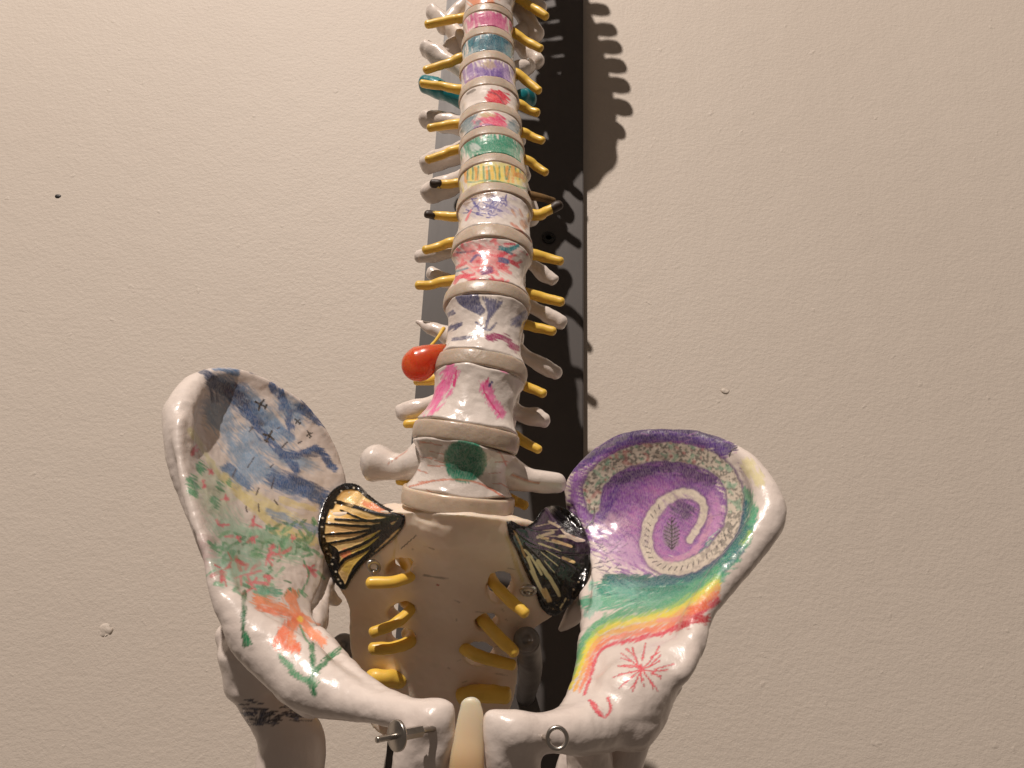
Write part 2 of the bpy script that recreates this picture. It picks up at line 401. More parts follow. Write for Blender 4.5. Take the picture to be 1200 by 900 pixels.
# above the frame the column goes on to the neck (it throws the upper shadow)
step = nrm(C3[-1] - C3[-2])
k = 0
while k < 18:
    hgt = C3[-1][2] + 0.0255
    k += 1
    yy = C3[-1][1] + (-0.0015 * k if k <= 5 else -0.004 if k <= 10 else 0.002)
    xx = C3[12][0] + 0.040 * math.exp(-((hgt - 1.30 - 0.585) / (0.055 if hgt < 1.885 else 0.17)) ** 2)
    C3.append(np.array([xx, yy, hgt])); A3.append(A3[-1] * (0.985 if k < 7 else 0.975))
C3 = np.array(C3); A3 = np.array(A3); NL = len(C3)
TT = nrm(np.gradient(C3, axis=0))
def frame(i, extra=0):
    t = TT[i]; X = np.array([1.0, 0, 0]); X = nrm(X - t * (X @ t)); Fr = np.cross(X, t)
    if Fr[1] > 0: Fr = -Fr
    return t, X, Fr
DH = [0.27, 0.24, 0.20, 0.20, 0.25, 0.26, 0.28, 0.30, 0.31, 0.29, 0.29, 0.29, 0.29] + [0.3] * 22   # disc share of pitch
pitch = np.linalg.norm(np.diff(C3, axis=0), axis=1)
BR = 0.78
def ring(c, t, X, Fr, a, b, th, back=0.82):
    s = np.sin(th); s = np.where(s < 0, s * back, s)
    return c + a * np.cos(th)[:, None] * X + b * s[:, None] * Fr
def disc_half(i):
    p = pitch[min(i, NL - 2)]; return p * DH[i] / 2

def art_top(cols, ang=1.4, al=0.9):
    def f(cv):
        for c, x, y, rx, ry in cols: cv.blob(x, y, rx, ry, c, al, ang=ang, rough=0.8, soft=0.6)
    return f
def art_L5(cv):
    cv.blob(545, 540, 26, 27, (30, 134, 104), .75, ang=1.5, rough=0.12, soft=0.12)
    cv.blob(545, 541, 22, 22, (8, 100, 76), 0.6, ang=1.4, rough=0.8, soft=0.6)
    R = random.Random(3)
    for k in range(34):
        x = R.uniform(572, 612) if k % 3 else R.uniform(482, 512); y = R.uniform(515, 580)
        cv.stroke([(x, y), (x + R.uniform(8, 18), y + R.uniform(-2, 8))], 1.5, (214, 120, 88), 0.5, 0.6, 0.6)
    cv.stroke([(480, 570), (520, 562), (560, 566), (603, 590)], 3, (208, 112, 80), 0.5, 0.6, 0.7)
    cv.stroke([(560, 500), (580, 520), (600, 560), (606, 585)], 3, (206, 110, 80), 0.45, 0.6, 0.7)
    cv.stroke([(600, 545), (618, 560), (640, 562)], 4, (110, 112, 125), 0.5, 0.6, 0.7)
def art_L4(cv):
    for x0, x1 in ((535, 497), (512, 497)): pass
    cv.stroke([(527, 432), (524, 448), (512, 465), (500, 478)], 20, (236, 112, 168), 0.8, 0.5, 0.9, ang=2.2)
    cv.stroke([(535, 434), (532, 452)], 3, (220, 30, 120), 0.85, 0.4, 0.7)
    cv.stroke([(568, 452), (575, 466), (586, 484)], 15, (236, 112, 168), 0.75, 0.5, 0.9, ang=2.2)
    cv.stroke([(573, 443), (567, 455), (574, 470), (586, 486)], 2.4, (220, 30, 120), 0.8, 0.4, 0.7)
    cv.stroke([(580, 428), (594, 436)], 8, (236, 130, 175), 0.6, 0.6, 0.9)
    cv.stroke([(576, 448), (574, 452)], 3.4, (40, 40, 110), 0.9, 0.4, 0.4)
    R = random.Random(1)
    for k in range(14):
        y = R.uniform(436, 476); x = 531 - (y - 436) * .8 + R.uniform(-9, 5)
        cv.stroke([(x, y), (x - 3, y + 5)], 1.6, (222, 50, 130), 0.7, 0.5, 0.4)
def art_L3(cv):
    for k in range(16):
        a = k / 15
        cv.stroke([(533 + 26 * a, 343 + 3 * math.sin(a * 3)), (540 + 22 * a, 356), (562 + 6 * a, 368 - 4 * a)], 3.8, (88, 88, 120), 0.8, 0.5, 0.6)
    for k in range(8):
        a = k / 7
        cv.stroke([(566 + 22 * a, 348 + 6 * a), (572 + 6 * a, 368), (570, 384 - 8 * a)], 3, (96, 96, 128), 0.7, 0.5, 0.6)
    cv.stroke([(558, 378), (572, 387), (582, 378)], 3, (110, 110, 140), 0.8, 0.5, 0.7)
    cv.stroke([(512, 401), (522, 388), (540, 380)], 12, (78, 78, 112), 0.75, 0.5, 0.9, w2=5)
    cv.stroke([(522, 372), (530, 366)], 7, (84, 84, 120), 0.7, 0.5, 0.8)
    cv.stroke([(606, 378), (618, 370)], 16, (110, 108, 138), 0.7, 0.6, 0.9)
    cv.stroke([(574, 395), (590, 396), (606, 410)], 9, (150, 30, 92), 0.85, 0.5, 0.9)
    cv.stroke([(530, 398), (552, 395)], 4, (80, 80, 112), 0.7, 0.5, 0.9)
def art_L2(cv):
    R = random.Random(5)
    cv.blob(568, 302, 42, 24, (236, 150, 150), .6, rough=.8, soft=.7)
    for k in range(70):
        x = R.gauss(568, 22); y = R.uniform(280, 334)
        cv.stroke([(x, y), (x + R.uniform(-12, 12), y + R.uniform(-7, 7))], 4.5, R.choice([(228, 84, 96), (236, 120, 124), (214, 54, 78)]), 0.62, 0.6, 0.8)
    cv.stroke([(586, 291), (598, 292), (606, 288)], 7, (40, 132, 140), 0.9, 0.5, 0.6)
    cv.stroke([(600, 298), (588, 292)], 3, (34, 110, 128), 0.8, 0.5, 0.6)
    cv.stroke([(552, 306), (560, 298), (568, 303)], 4, (98, 88, 150), 0.8, 0.5, 0.6)
    cv.stroke([(586, 304), (594, 306)], 7, (74, 96, 140), 0.85, 0.5, 0.5)
    cv.stroke([(566, 318), (574, 316)], 10, (110, 50, 112), 0.8, 0.5, 0.7)
    cv.stroke([(535, 318), (548, 314)], 3, (60, 130, 150), 0.6, 0.5, 0.6)
    cv.stroke([(534, 326), (556, 321)], 5, (226, 66, 90), 0.8, 0.5, 0.6)
    cv.stroke([(536, 296), (556, 294)], 3, (90, 84, 110), 0.6, 0.5, 0.7)
def art_L1(cv):
    cv.blob(576, 242, 36, 16, (176, 164, 186), .4, rough=.8, soft=.7)
    R = random.Random(9)
    for k in range(26):
        x = R.uniform(550, 596); y = R.uniform(232, 252)
        cv.stroke([(x, y), (x + R.uniform(-8, 8), y + R.uniform(-8, 8)), (x + R.uniform(-12, 12), y + R.uniform(-6, 8))], 1.8, (86, 84, 150), 0.7, 0.5, 0.4)
    for k in range(10):
        x = R.uniform(600, 622); y = R.uniform(240, 275); cv.stroke([(x, y), (x + 4, y + 8)], 4, (196, 128, 84), 0.35, 0.7, 0.8)
    cv.stroke([(600, 262), (612, 272), (622, 284)], 5, (200, 110, 80), 0.5, 0.6, 0.8)
    cv.stroke([(545, 238), (556, 230), (575, 228)], 8, (150, 118, 90), 0.5, 0.7, 0.8)
    cv.stroke([(546, 258), (552, 246)], 3, (230, 100, 110), 0.6, 0.6, 0.6)
def art_T12(cv):
    cv.blob(580, 206, 56, 26, (216, 206, 130), 0.8, rough=0.7, ang=1.5)
    R = random.Random(11)
    for k in range(12):
        x = 545 + 6.2 * k; cv.stroke([(x, 196 + R.uniform(-2, 3)), (x + 1, 212 + R.uniform(-3, 3))], 5, R.choice([(232, 184, 40), (230, 150, 40), (238, 210, 90)]), 0.8, 0.5, 0.7)
        cv.stroke([(x + 3, 195), (x + 3 + R.uniform(-3, 3), 210)], 2.2, (46, 130, 96), 0.8, 0.5, 0.6)
    cv.stroke([(548, 214), (580, 212), (620, 222)], 3, (60, 140, 104), 0.7, 0.5, 0.7)
    cv.stroke([(606, 205), (612, 208)], 8, (214, 134, 50), 0.8, 0.5, 0.5)
def art_T11(cv):
    cv.blob(578, 173, 50, 19, (64, 160, 130), 0.85, rough=0.85, ang=1.4); cv.blob(576, 173, 36, 14, (16, 128, 96), 0.7, rough=0.9, ang=1.5); cv.blob(556, 172, 8, 6, (208, 214, 210), 0.7, rough=0.6)
def art_T10(cv):
    cv.blob(576, 143, 22, 10, (222, 64, 112), 0.8, rough=0.8); cv.blob(550, 146, 15, 14, (98, 128, 138), 0.7, rough=0.8, ang=2.2); cv.blob(602, 150, 12, 9, (98, 128, 138), 0.7, rough=0.8)
    cv.stroke([(556, 150), (572, 146), (590, 152)], 3, (110, 50, 130), 0.7, 0.5, 0.8); cv.blob(572, 135, 12, 4, (190, 168, 110), 0.5)
def art_T9(cv):
    cv.blob(582, 116, 15, 13, (214, 28, 62), 1, soft=0.25, rough=0.5); cv.blob(579, 112, 8, 6, (238, 90, 90), 0.7, rough=0.7); cv.stroke([(574, 108), (584, 112), (592, 124)], 2.5, (140, 10, 50), 0.8, 0.4, 0.5)
    cv.stroke([(600, 132), (606, 136)], 5, (40, 44, 44), 0.7, 0.4, 0.8); cv.stroke([(548, 110), (556, 105)], 4, (110, 100, 88), 0.5, 0.6, 0.8)
def art_T8(cv):
    cv.blob(572, 86, 42, 18, (150, 120, 176), 0.8, rough=0.85, ang=1.4); cv.blob(582, 88, 16, 9, (84, 46, 140), 0.85, rough=0.9, ang=1.5); cv.blob(566, 84, 9, 7, (96, 60, 150), 0.6, rough=0.9, ang=1.5)
    cv.blob(574, 76, 12, 6, (176, 150, 110), 0.6, rough=0.6); cv.stroke([(546, 96), (560, 88)], 4, (120, 50, 130), 0.5, 0.5, 0.8)
def art_T7(cv):
    cv.blob(572, 54, 42, 21, (16, 116, 134), 1, rough=0.9, ang=1.5, soft=0.4); cv.blob(576, 52, 28, 13, (0, 84, 104), .85, rough=0.9, ang=1.5); cv.stroke([(545, 66), (560, 58)], 3, (150, 170, 180), 0.5)
def art_T6(cv):
    cv.blob(572, 26, 38, 17, (206, 96, 142), 0.75, rough=0.85, ang=1.5); cv.blob(574, 23, 24, 9, (180, 60, 120), 0.6, rough=0.9, ang=1.5)
def art_T5(cv):
    cv.blob(565, 1, 20, 10, (236, 150, 110), 0.8, rough=0.8)
ARTS = [art_L5, art_L4, art_L3, art_L2, art_L1, art_T12, art_T11, art_T10, art_T9, art_T8, art_T7, art_T6, art_T5]
VLABEL = ["lowest vertebra with a green pencilled disc", "white vertebra with two pink stripes", "large white vertebra with grey-blue feather strokes", "vertebra coloured with red and teal strokes",
          "vertebra with thin violet scribbles", "yellow and green patterned vertebra", "pale green coloured vertebra", "vertebra with a pink patch between grey sides", "vertebra with a solid red spot",
          "purple shaded vertebra", "teal coloured vertebra", "pink coloured vertebra", "vertebra with an orange tint"]
# tips of transverse processes (px,py) left / right, where they show
TPL = {0: (441, 543), 1: (470, 483), 2: (489, 377), 3: (506, 320), 5: (503, 226), 6: (501, 192), 7: (501, 140), 8: (500, 99), 9: (500, 58), 10: (507, 14)}
TPR = {0: (648, 566), 1: (637, 492), 2: (651, 437), 3: (657, 379), 4: (650, 328), 5: (632, 262), 8: (622, 118), 9: (620, 79), 10: (620, 29)}
TPR = {0: (652, 567), 1: (637, 492), 2: (651, 436), 3: (656, 378), 4: (648, 329), 5: (622, 256), 6: (612, 208), 7: (606, 166), 8: (619, 116), 9: (619, 78), 10: (619, 30)}
nphi = 200
for i in range(NL - 1):
    lumbar = i < 5; seen = i < 13
    h0, h1 = disc_half(i), disc_half(i + 1) if i + 1 < NL - 1 else disc_half(i)
    t0, X0, F0 = frame(i); t1, X1, F1 = frame(i + 1)
    p0 = C3[i] + t0 * h0; p1 = C3[i + 1] - t1 * h1
    nt_ = 60 if seen else 10; nph = nphi if seen else 32
    th = np.linspace(0, 2 * math.pi, nph, endpoint=False); g = Geo(); V = []
    waist = 0.22 if i < 4 else 0.13 if i == 4 else 0.05
    for q in range(nt_):
        t = q / (nt_ - 1)
        c = p0 * (1 - t) + p1 * t; X = nrm(X0 * (1 - t) + X1 * t); Fr = nrm(F0 * (1 - t) + F1 * t)
        a = A3[i] * (1 - t) + A3[i + 1] * t
        k = 1 - waist * (math.sin(math.pi * t) ** 0.9 if lumbar else math.sin(math.pi * t) ** 1.3)
        e = min(t, 1 - t) * pitch[i]
        lip = 0.0022 if lumbar else 0.0016
        k *= 1 - 0.10 * max(0, 1 - e / lip) ** 2
        if lumbar and i > 0: k *= 1 - 0.02 * math.cos(2 * math.pi * t)
        # irregular rim and surface
        rr = a * k * (0.985 if lumbar else 0.97)
        R0 = ring(c, t0, X, Fr, rr, rr * BR, th)
        V.append(R0)
    V = np.vstack(V)
    cc = np.repeat(np.array([p0 * (1 - q / (nt_ - 1)) + p1 * q / (nt_ - 1) for q in range(nt_)]), nph, axis=0)
    if seen:
        dirn = nrm(V - cc); am = 0.0007 if lumbar else 0.0004
        V = V + dirn * ((noise3(V + 5, 130) - 0.5) * 2 * am + (noise3(V + 1, 420) - 0.5) * am * .55)[:, None]
        # undulating rim edge
        tt = np.repeat(np.linspace(0, 1, nt_), nph); wob = (noise3(V + 9, 90) - 0.5) * 2 * (0.0016 if lumbar else 0.0008)
        V = V + np.outer(wob * np.abs(2 * tt - 1) ** 2, TT[i])
    fc = grid_faces(nt_, nph, wrap=True); fc.append(tuple(range(nph))[::-1]); fc.append(tuple(range((nt_ - 1) * nph, nt_ * nph)))
    g.add(V, fc)
    # neural arch and spinous process behind the body
    mid = 0.35 * p0 + 0.65 * p1; X = nrm(X0 + X1); Fr = nrm(F0 + F1); T = TT[i]; a = (A3[i] + A3[i + 1]) / 2; B = -Fr
    fr = a * BR
    for sgn in (-1, 1):
        tube(g, [mid + X * sgn * a * .5 + B * fr * .6, mid + X * sgn * a * .55 + B * fr * 1.1, mid + X * sgn * a * .55 + B * fr * 1.5 - T * a * .1, mid + B * fr * 1.95 - T * a * .2], [a * .24, a * .2, a * .26, a * .2], seg=12)
        tube(g, [mid + X * sgn * a * .6 + B * fr * 1.4 + T * a * .55, mid + X * sgn * a * .6 + B * fr * 1.45 - T * a * .75], [a * .22, a * .24], seg=12)
    ln = 1.3 if lumbar else 1.2
    tube(g, [mid + B * fr * 1.8 - T * a * .15, mid + B * fr * 2.5 - T * a * (.3 if lumbar else .8), mid + B * fr * (2.0 + ln) - T * a * (.35 if lumbar else 1.2)], [a * .22, a * .24, a * .22], seg=12, flat=1.5 if lumbar else 1.0, up=T)
    me = mesh_of("vertebra", g); 
    decorate(me, ARTS[i] if seen else None)
    vert = link("vertebra", me, VERT, model)
    if seen: vert["label"] = VLABEL[i]
    # transverse processes
    for sgn, tab in ((-1, TPL), (1, TPR)):
        base = mid + X * sgn * a * .5 + B * fr * 1.25 + T * a * (.15 if lumbar else 2.2 if i < 13 else 1.0)
        dd = (base[1] + WALL_D) + (0.004 if lumbar else 0.010)
        if i in tab: tip = at(tab[i][0], tab[i][1], dd)
        else:
            tip = mid + X * sgn * a * (1.95 if not lumbar else 2.0) + B * fr * (1.75) + T * a * .25
        g = Geo()
        if i == 0:
            tip = at(tab[0][0], tab[0][1], C3[0][1] + WALL_D + 0.012); 
            st = mid + X * sgn * a * .55 + B * fr * .5
            if sgn < 0:
                tube(g, [st, st * .45 + tip * .55 - T * .003, tip], [a * .52, a * .27, a * .38], seg=32, n=34, flat=0.95)
            else:
                tube(g, [st, st * .45 + tip * .55 - T * .002, tip], [a * .50, a * .27, a * .24], seg=32, n=34, flat=0.8)
            me = mesh_of("tp", g); roughen(me, [(120, .0009)]); decorate(me, (lambda cv: (cv.stroke([(455, 543), (478, 528), (490, 520)], 2, (214, 120, 88), .5, .6, .6), cv.stroke([(600, 556), (616, 563), (632, 566)], 3, (206, 110, 70), .7, .6, .6))))
            link("transverse_process", me, VERT, vert)
        else:
            ml = base * .5 + tip * .5
            if lumbar or i == 4: rads = [a * .34, a * .17, a * .20, a * .17]; pts = [base, base * .6 + tip * .4, base * .25 + tip * .75 , tip]; fl = 0.75
            else: rads = [a * .40, a * .34, a * .38, a * .34]; pts = [base, base * .6 + tip * .4, base * .25 + tip * .75, tip]; fl = 0.85
            if i == 2 and sgn < 0: rads = [a * .34, a * .2, a * .15, a * .06]
            tube(g, pts, rads, seg=24, n=26, flat=1.0 if lumbar else fl, up=T)
            me = mesh_of("tp", g); 
            if seen: roughen(me, [(140, .0010), (420, .0003)])
            decorate(me, None)
            o = link("transverse_process", me, TEAL if i == 8 and True else VERT, vert)
            if i == 8: o["label"] = "teal painted transverse process"
# discs
for i in range(NL - 1):
    t, X, Fr = frame(i); h = disc_half(i) * (1.06 if i < 13 else 1.0); g = Geo(); seg = 96 if i < 13 else 32
    th = np.linspace(0, 2 * math.pi, seg, endpoint=False); V = []
    for q in range(15):
        s = -1 + 2 * q / 14; k = 0.93 + 0.04 * (1 - s * s) ** .5
        if i == 0: k = 0.985 + 0.025 * (1 - s * s) ** .5
        if i >= 5: k = 0.975 + 0.02 * (1 - s * s) ** .5 - (0.06 if abs(s) == 1 else 0)
        V.append(ring(C3[i] + t * h * s, t, X, Fr, A3[i] * k, A3[i] * k * BR, th))
    fc = grid_faces(15, seg, wrap=True); fc.append(tuple(range(seg))[::-1]); fc.append(tuple(range(14 * seg, 15 * seg))); g.add(np.vstack(V), fc)
    me = mesh_of("disc", g)
    if i < 13: roughen(me, [(60, .0006), (200, .0002)])
    o = link("intervertebral_disc", me, LOWDISC if i == 0 else DISC, model)
    if i == 0:
        for (mx, my, ln, an) in ((486, 583, 5, -1.1), (531, 584, 2.5, 0)):
            bvh = BVHTree.FromObject(o, bpy.context.evaluated_depsgraph_get()) if False else None
            gm = Geo(); dd = (C3[0] + Fr * A3[0] * BR)[1] + WALL_D
            lx = (mx - 537) / 66; dd2 = WALL_D + (C3[0] + Fr * A3[0] * BR * math.sqrt(max(0, 1 - lx * lx)))[1] - 0.0004
            c = at(mx, my, dd2); e = at(mx + ln * math.cos(an), my + ln * math.sin(an), dd2)
            tube(gm, [c, e], [mm(1.7, my, dd2)] * 2, seg=10); build("ink_mark", gm, BLACK, o)
    if i == 2:   # slipped disc
        g = Geo(); c = at(491, 427, .349); r = mm(21.5, 424, .349)
        ball(g, c, (r * .97, r * .62, r * .98), seg=40); tube(g, [c + np.array([.001, .001, .002]), at(503, 419, .349), at(523, 412, .350)], [r * .92, r * .74, r * .46], seg=24)
        me = fused("bulge", g, .0006, 14); link("slipped_disc_bulge", me, RED, model)["label"] = "translucent red bulge squeezed out of a disc"

# nerves
def nerve(pts, rpx, parent=model, mat=YEL, dark=0.0, taper=(1.25, .9), label=None):
    P = [at(*p) for p in pts]; r0 = mm(rpx, pts[-1][1], pts[-1][2]); g = Geo(); n = len(P)
    P = cr_spline(np.array(P), 22); R = np.interp(np.linspace(0, 1, 22), [0, .35, .8, 1], [taper[0], 1.05, taper[1], taper[1] * .98]) * r0
    cut = 22 if not dark else int(22 * (1 - dark))
    tube(g, P[:cut] if dark else P, R[:cut] if dark else R, seg=18, raw=True); me = mesh_of("nerve", g); roughen(me, [(260, r0 * .12)])
    o = link("nerve_root", me, mat, parent)
    if dark:
        g = Geo(); tube(g, P[cut - 2:], R[cut - 2:] * 1.05, seg=18, raw=True); me = mesh_of("tip", g); roughen(me, [(500, r0 * .15)]); link("burnt_tip", me, YELD, o)
        o["label"] = "yellow nerve root with a scorched black end"
    if label: o["label"] = label
    return o
def lvd(py):
    ys = [l[1] + 8 for l in LV][::-1]; ds = [l[3] for l in LV][::-1]; return float(np.interp(py, ys, ds))
NERV_L = [((543, 21), (530, 23), (501, 29)), ((541, 68), (525, 74), (499, 82)), ((540, 105), (520, 101), (495, 98)), ((540, 145), (520, 147), (504, 150)), ((537, 175), (520, 181), (502, 187)),
          ((538, 214), (522, 216), (507, 215)), ((535, 254), (515, 253), (501, 251)), ((530, 284), (515, 289), (499, 293)), ((525, 329), (505, 334), (490, 334))]
for k, p in enumerate(NERV_L):
    d = lvd(p[0][1]) + .010
    b = (570, p[0][1] - 4, d + .004)
    nerve([b, (*p[0], d), (*p[1], d + .001), (*p[2], d)], 5.4 + .4 * (k > 6), dark=.12 if k in (5,) else .1 if k == 6 else 0)
NERV_R = [((600, -6), (622, 8), (640, 19)), ((598, 37), (616, 48), (633, 57)), ((604, 86), (618, 96), (631, 106)), ((606, 122), (618, 128), (629, 132)), ((610, 155), (622, 160), (635, 165)),
          ((615, 187), (628, 195), (639, 202)), ((625, 252), (640, 248), (655, 240)), ((620, 298), (640, 302), (657, 306)), ((615, 343), (638, 349), (657, 354)), ((612, 380), (630, 384), (648, 388)),
          ((604, 448), (622, 455), (636, 461)), ((598, 508), (615, 518), (631, 527)), ((596, 584), (606, 588), (615, 592))]
for k, p in enumerate(NERV_R):
    d = lvd(p[0][1]) + .012
    b = (570, p[0][1] - 6, d + .004)
    nerve([b, (*p[0], d), (*p[1], d + .001), (*p[2], d)], (5.5 if k < 6 else 6.2), dark=.10 if k == 6 else 0)
nerve([(600, 225, .40), (620, 229, .40), (636, 232, .402), (648, 236, .405)], 5, mat=BROWN, label="dark brown nerve root")
nerve([(520, 440, .375), (505, 445, .375), (489, 446, .374)], 7)
nerve([(510, 490, .378), (490, 496, .377), (476, 497, .377)], 5.5)
nerve([(500, 562, .378), (480, 564, .376), (468, 563, .374)], 6)
nerve([(520, 385, .37), (512, 397, .366), (505, 405, .362)], 2)

# ------------------------------------------------------------------ sacrum
g = Geo()
srows = [[(384, 602, .388), (430, 598, .372), (474, 599, .353), (540, 602, .3405), (606, 610, .353), (648, 620, .376), (686, 632, .392)],
         [(380, 632, .390), (428, 625, .380), (478, 630, .361), (545, 636, .352), (608, 640, .361), (650, 644, .382), (690, 665, .393)],
         [(388, 668, .394), (430, 664, .389), (479, 668, .380), (544, 672, .376), (606, 676, .380), (650, 682, .390), (690, 694, .395)],
         [(408, 708, .403), (440, 708, .402), (482, 712, .396), (542, 716, .393), (596, 720, .396), (634, 718, .402), (652, 716, .403)],
         [(409, 750, .414), (444, 752, .414), (484, 756, .410), (540, 760, .408), (585, 762, .410), (600, 758, .414), (611, 750, .414)],
         [(415, 792, .424), (444, 796, .425), (485, 800, .423), (538, 803, .422), (575, 803, .423), (594, 800, .425), (608, 788, .424)],
         [(428, 838, .434), (455, 842, .434), (490, 846, .433), (532, 848, .433), (560, 848, .433), (582, 844, .434), (597, 836, .434)],
         [(470, 880, .440), (480, 882, .440), (500, 884, .440), (528, 885, .440), (545, 884, .440), (555, 882, .440), (562, 880, .440)]]
HOLES = [(468, 665, 17, 10, -.35), (470, 715, 16, 9, -.3), (470, 748, 15, 10, -.2), (586, 688, 16, 18, .2), (570, 728, 13, 10, -.3), (561, 766, 17, 13, .1)]
NU, NV = 150, 190
G = surf([[at(*p) for p in r] for r in srows], NU, NV)
du = np.gradient(G, axis=1); dv = np.gradient(G, axis=0); Nn = nrm(np.cross(du, dv)); Nn *= np.sign(np.sum(Nn * (CAM - G), -1).mean())
vv = np.linspace(0, 1, NV)[:, None] * np.ones((1, NU))
A_ = G + Nn * .0008; B_ = G - Nn * (.012 - .007 * vv)[..., None]
gx, gy = project(G); qx = (gx[1:, 1:] + gx[:-1, :-1]) / 2; qy = (gy[1:, 1:] + gy[:-1, :-1]) / 2; keep = np.ones(qx.shape, bool)
for hx, hy, rx, ry, ro in HOLES:
    u_ = (qx - hx) * math.cos(ro) + (qy - hy) * math.sin(ro); v_ = -(qx - hx) * math.sin(ro) + (qy - hy) * math.cos(ro); keep &= (u_ / (rx + 1.5)) ** 2 + (v_ / (ry + 1.5)) ** 2 > 1
fc = []; o_ = NU * NV; ed = {}
for i_ in range(NV - 1):
    for j_ in range(NU - 1):
        if keep[i_, j_]:
            f = (i_ * NU + j_, i_ * NU + j_ + 1, (i_ + 1) * NU + j_ + 1, (i_ + 1) * NU + j_); fc.append(f); fc.append(tuple(v + o_ for v in f[::-1]))
            for a_, b_ in zip(f, f[1:] + f[:1]): ed[(a_, b_)] = 1
for (a_, b_) in list(ed):
    if (b_, a_) not in ed: fc.append((b_, a_, a_ + o_, b_ + o_))
g.add(np.vstack([A_.reshape(-1, 3), B_.reshape(-1, 3)]), fc)
t, X, Fr = frame(0)
topc = C3[0] - t * disc_half(0)
# first sacral body under the lowest disc
tube(g, [topc - t * .001, topc - t * .006 - Fr * .0015, topc - t * .016 - Fr * .008], [A3[0] * .98, A3[0] * .94, A3[0] * .75], seg=64, flat=BR, up=Fr, round_ends=(0, 1))
# posterior crest
for z in range(4):
    c = at(543, 640 + 45 * z, .42 + .01 * z); tube(g, [c, c + np.array([0, .012, 0])], [.007, .005])
me = fused("sacrum", g, .0007, 9)
roughen(me, [(40, .0012), (120, .0005), (300, .0002)])
def art_sac(cv):
    R = random.Random(2)
    cv.stroke([(488, 627), (478, 636), (470, 643)], 1.5, (70, 60, 55), .7, .5, .5)
    for k in range(16):
        x = R.uniform(480, 600); y = R.uniform(640, 800); cv.stroke([(x, y), (x + R.uniform(-16, 16), y + R.uniform(-3, 3))], 2, (110, 90, 70), .22, .8, .8)
    cv.stroke([(497, 674), (525, 678)], 3, (105, 90, 76), .3, .7, .8)
    cv.stroke([(460, 612), (464, 640), (455, 668)], 6, (208, 180, 70), .25, .8, .9)
    cv.stroke([(594, 630), (604, 660), (612, 680)], 6, (208, 180, 70), .25, .8, .9)
    cv.stroke([(512, 685), (514, 686)], 2.2, (190, 50, 40), .9, .4, 0)
decorate(me, art_sac)
sacrum = link("sacrum", me, SACR, model); sac_me = me
for pts, r in ([(470, 652, .398), (482, 672, .384), (463, 681, .374), (434, 683, .372)], 7), ([(474, 705, .408), (481, 714, .396), (462, 731, .390), (437, 741, .389)], 6.5), \
              ([(478, 742, .416), (480, 752, .406), (460, 759, .400), (437, 760, .399)], 7), ([(468, 796, .424), (452, 795, .418), (436, 793, .417)], 9.5), \
              ([(570, 662, .404), (578, 682, .386), (596, 702, .376), (615, 718, .373)], 7), ([(560, 718, .408), (572, 734, .394), (590, 752, .388), (602, 764, .386)], 7.5), \
              ([(536, 752, .418), (552, 765, .402), (578, 774, .398), (600, 779, .398)], 7), ([(544, 815, .424), (565, 812, .416), (592, 815, .414)], 10):
    nerve(pts, r, parent=sacrum, taper=(1.1, 1.0))

# ------------------------------------------------------------------ hip bones
def wing_geo(g, rows, rim_top, rim_front, thick=.0032):
    G = surf([[at(*p) for p in r] for r in rows], 70, 80)
    nv, nu = G.shape[:2]; v = np.linspace(0, 1, nv)[:, None] * np.ones((1, nu))
    slab(g, G, thick * .6 + 0 * v, thick * .6 + .008 * np.clip(v - .55, 0, 1) * 1.5)
    return G
def chain(g, pts, flat=1.0, up=(0, 0, 1), seg=26):
    P = [at(p[0], p[1], p[2]) for p in pts]; R = [mm(p[3], p[1], p[2]) for p in pts]
    tube(g, P, R, seg=seg, n=10 * len(P), flat=flat, up=up)

g = Geo()
rowsL = [[(208, 490, .306), (238, 446, .336), (292, 440, .362), (354, 474, .384), (396, 532, .398)],
         [(206, 527, .303), (248, 494, .342), (305, 493, .366), (358, 518, .384), (402, 580, .399)],
         [(218, 583, .301), (264, 563, .338), (315, 560, .361), (360, 580, .379), (384, 628, .390)],
         [(240, 650, .297), (278, 642, .325), (315, 640, .347), (350, 645, .365), (376, 680, .376)],
         [(256, 700, .294), (292, 702, .312), (320, 702, .329), (343, 704, .343), (363, 714, .352)],
         [(282, 748, .296), (310, 748, .300), (335, 750, .310), (355, 752, .320), (374, 742, .334)]]
wing_geo(g, rowsL, None, None)
# iliac crest and anterior border as swelling ridges
chain(g, [(202, 474, .318, 10), (197, 484, .316, 8), (198, 496, .316, 8)])
chain(g, [(404, 585, .402, 5), (398, 545, .399, 5), (382, 508, .391, 5), (358, 478, .383, 5), (330, 457, .374, 5), (292, 441, .362, 6), (252, 440, .344, 10), (227, 455, .330, 15), (212, 480, .318, 18), (210, 512, .314, 18), (214, 548, .314, 16), (230, 595, .314, 13), (246, 640, .311, 13), (258, 672, .306, 13), (266, 698, .301, 14), (276, 722, .298, 14)])
# acetabulum mass, superior ramus, pubic body
chain(g, [(268, 706, .298, 16), (292, 740, .300, 26), (330, 770, .300, 34), (366, 800, .296, 36), (405, 818, .288, 24), (450, 832, .279, 19), (500, 843, .272, 23), (514, 842, .271, 20)])
chain(g, [(372, 740, .330, 10), (392, 772, .314, 16), (425, 800, .295, 13), (470, 824, .278, 12), (518, 832, .272, 14)])
chain(g, [(340, 800, .308, 24), (368, 822, .306, 24)])
chain(g, [(524, 829, .271, 10), (521, 846, .272, 14), (516, 872, .273, 19), (508, 905, .277, 22), (500, 960, .288, 24), (440, 1030, .31, 18)], flat=.9)
chain(g, [(488, 850, .273, 22), (484, 885, .276, 26), (480, 920, .28, 24)])
chain(g, [(306, 738, .325, 24), (340, 765, .328, 34)])
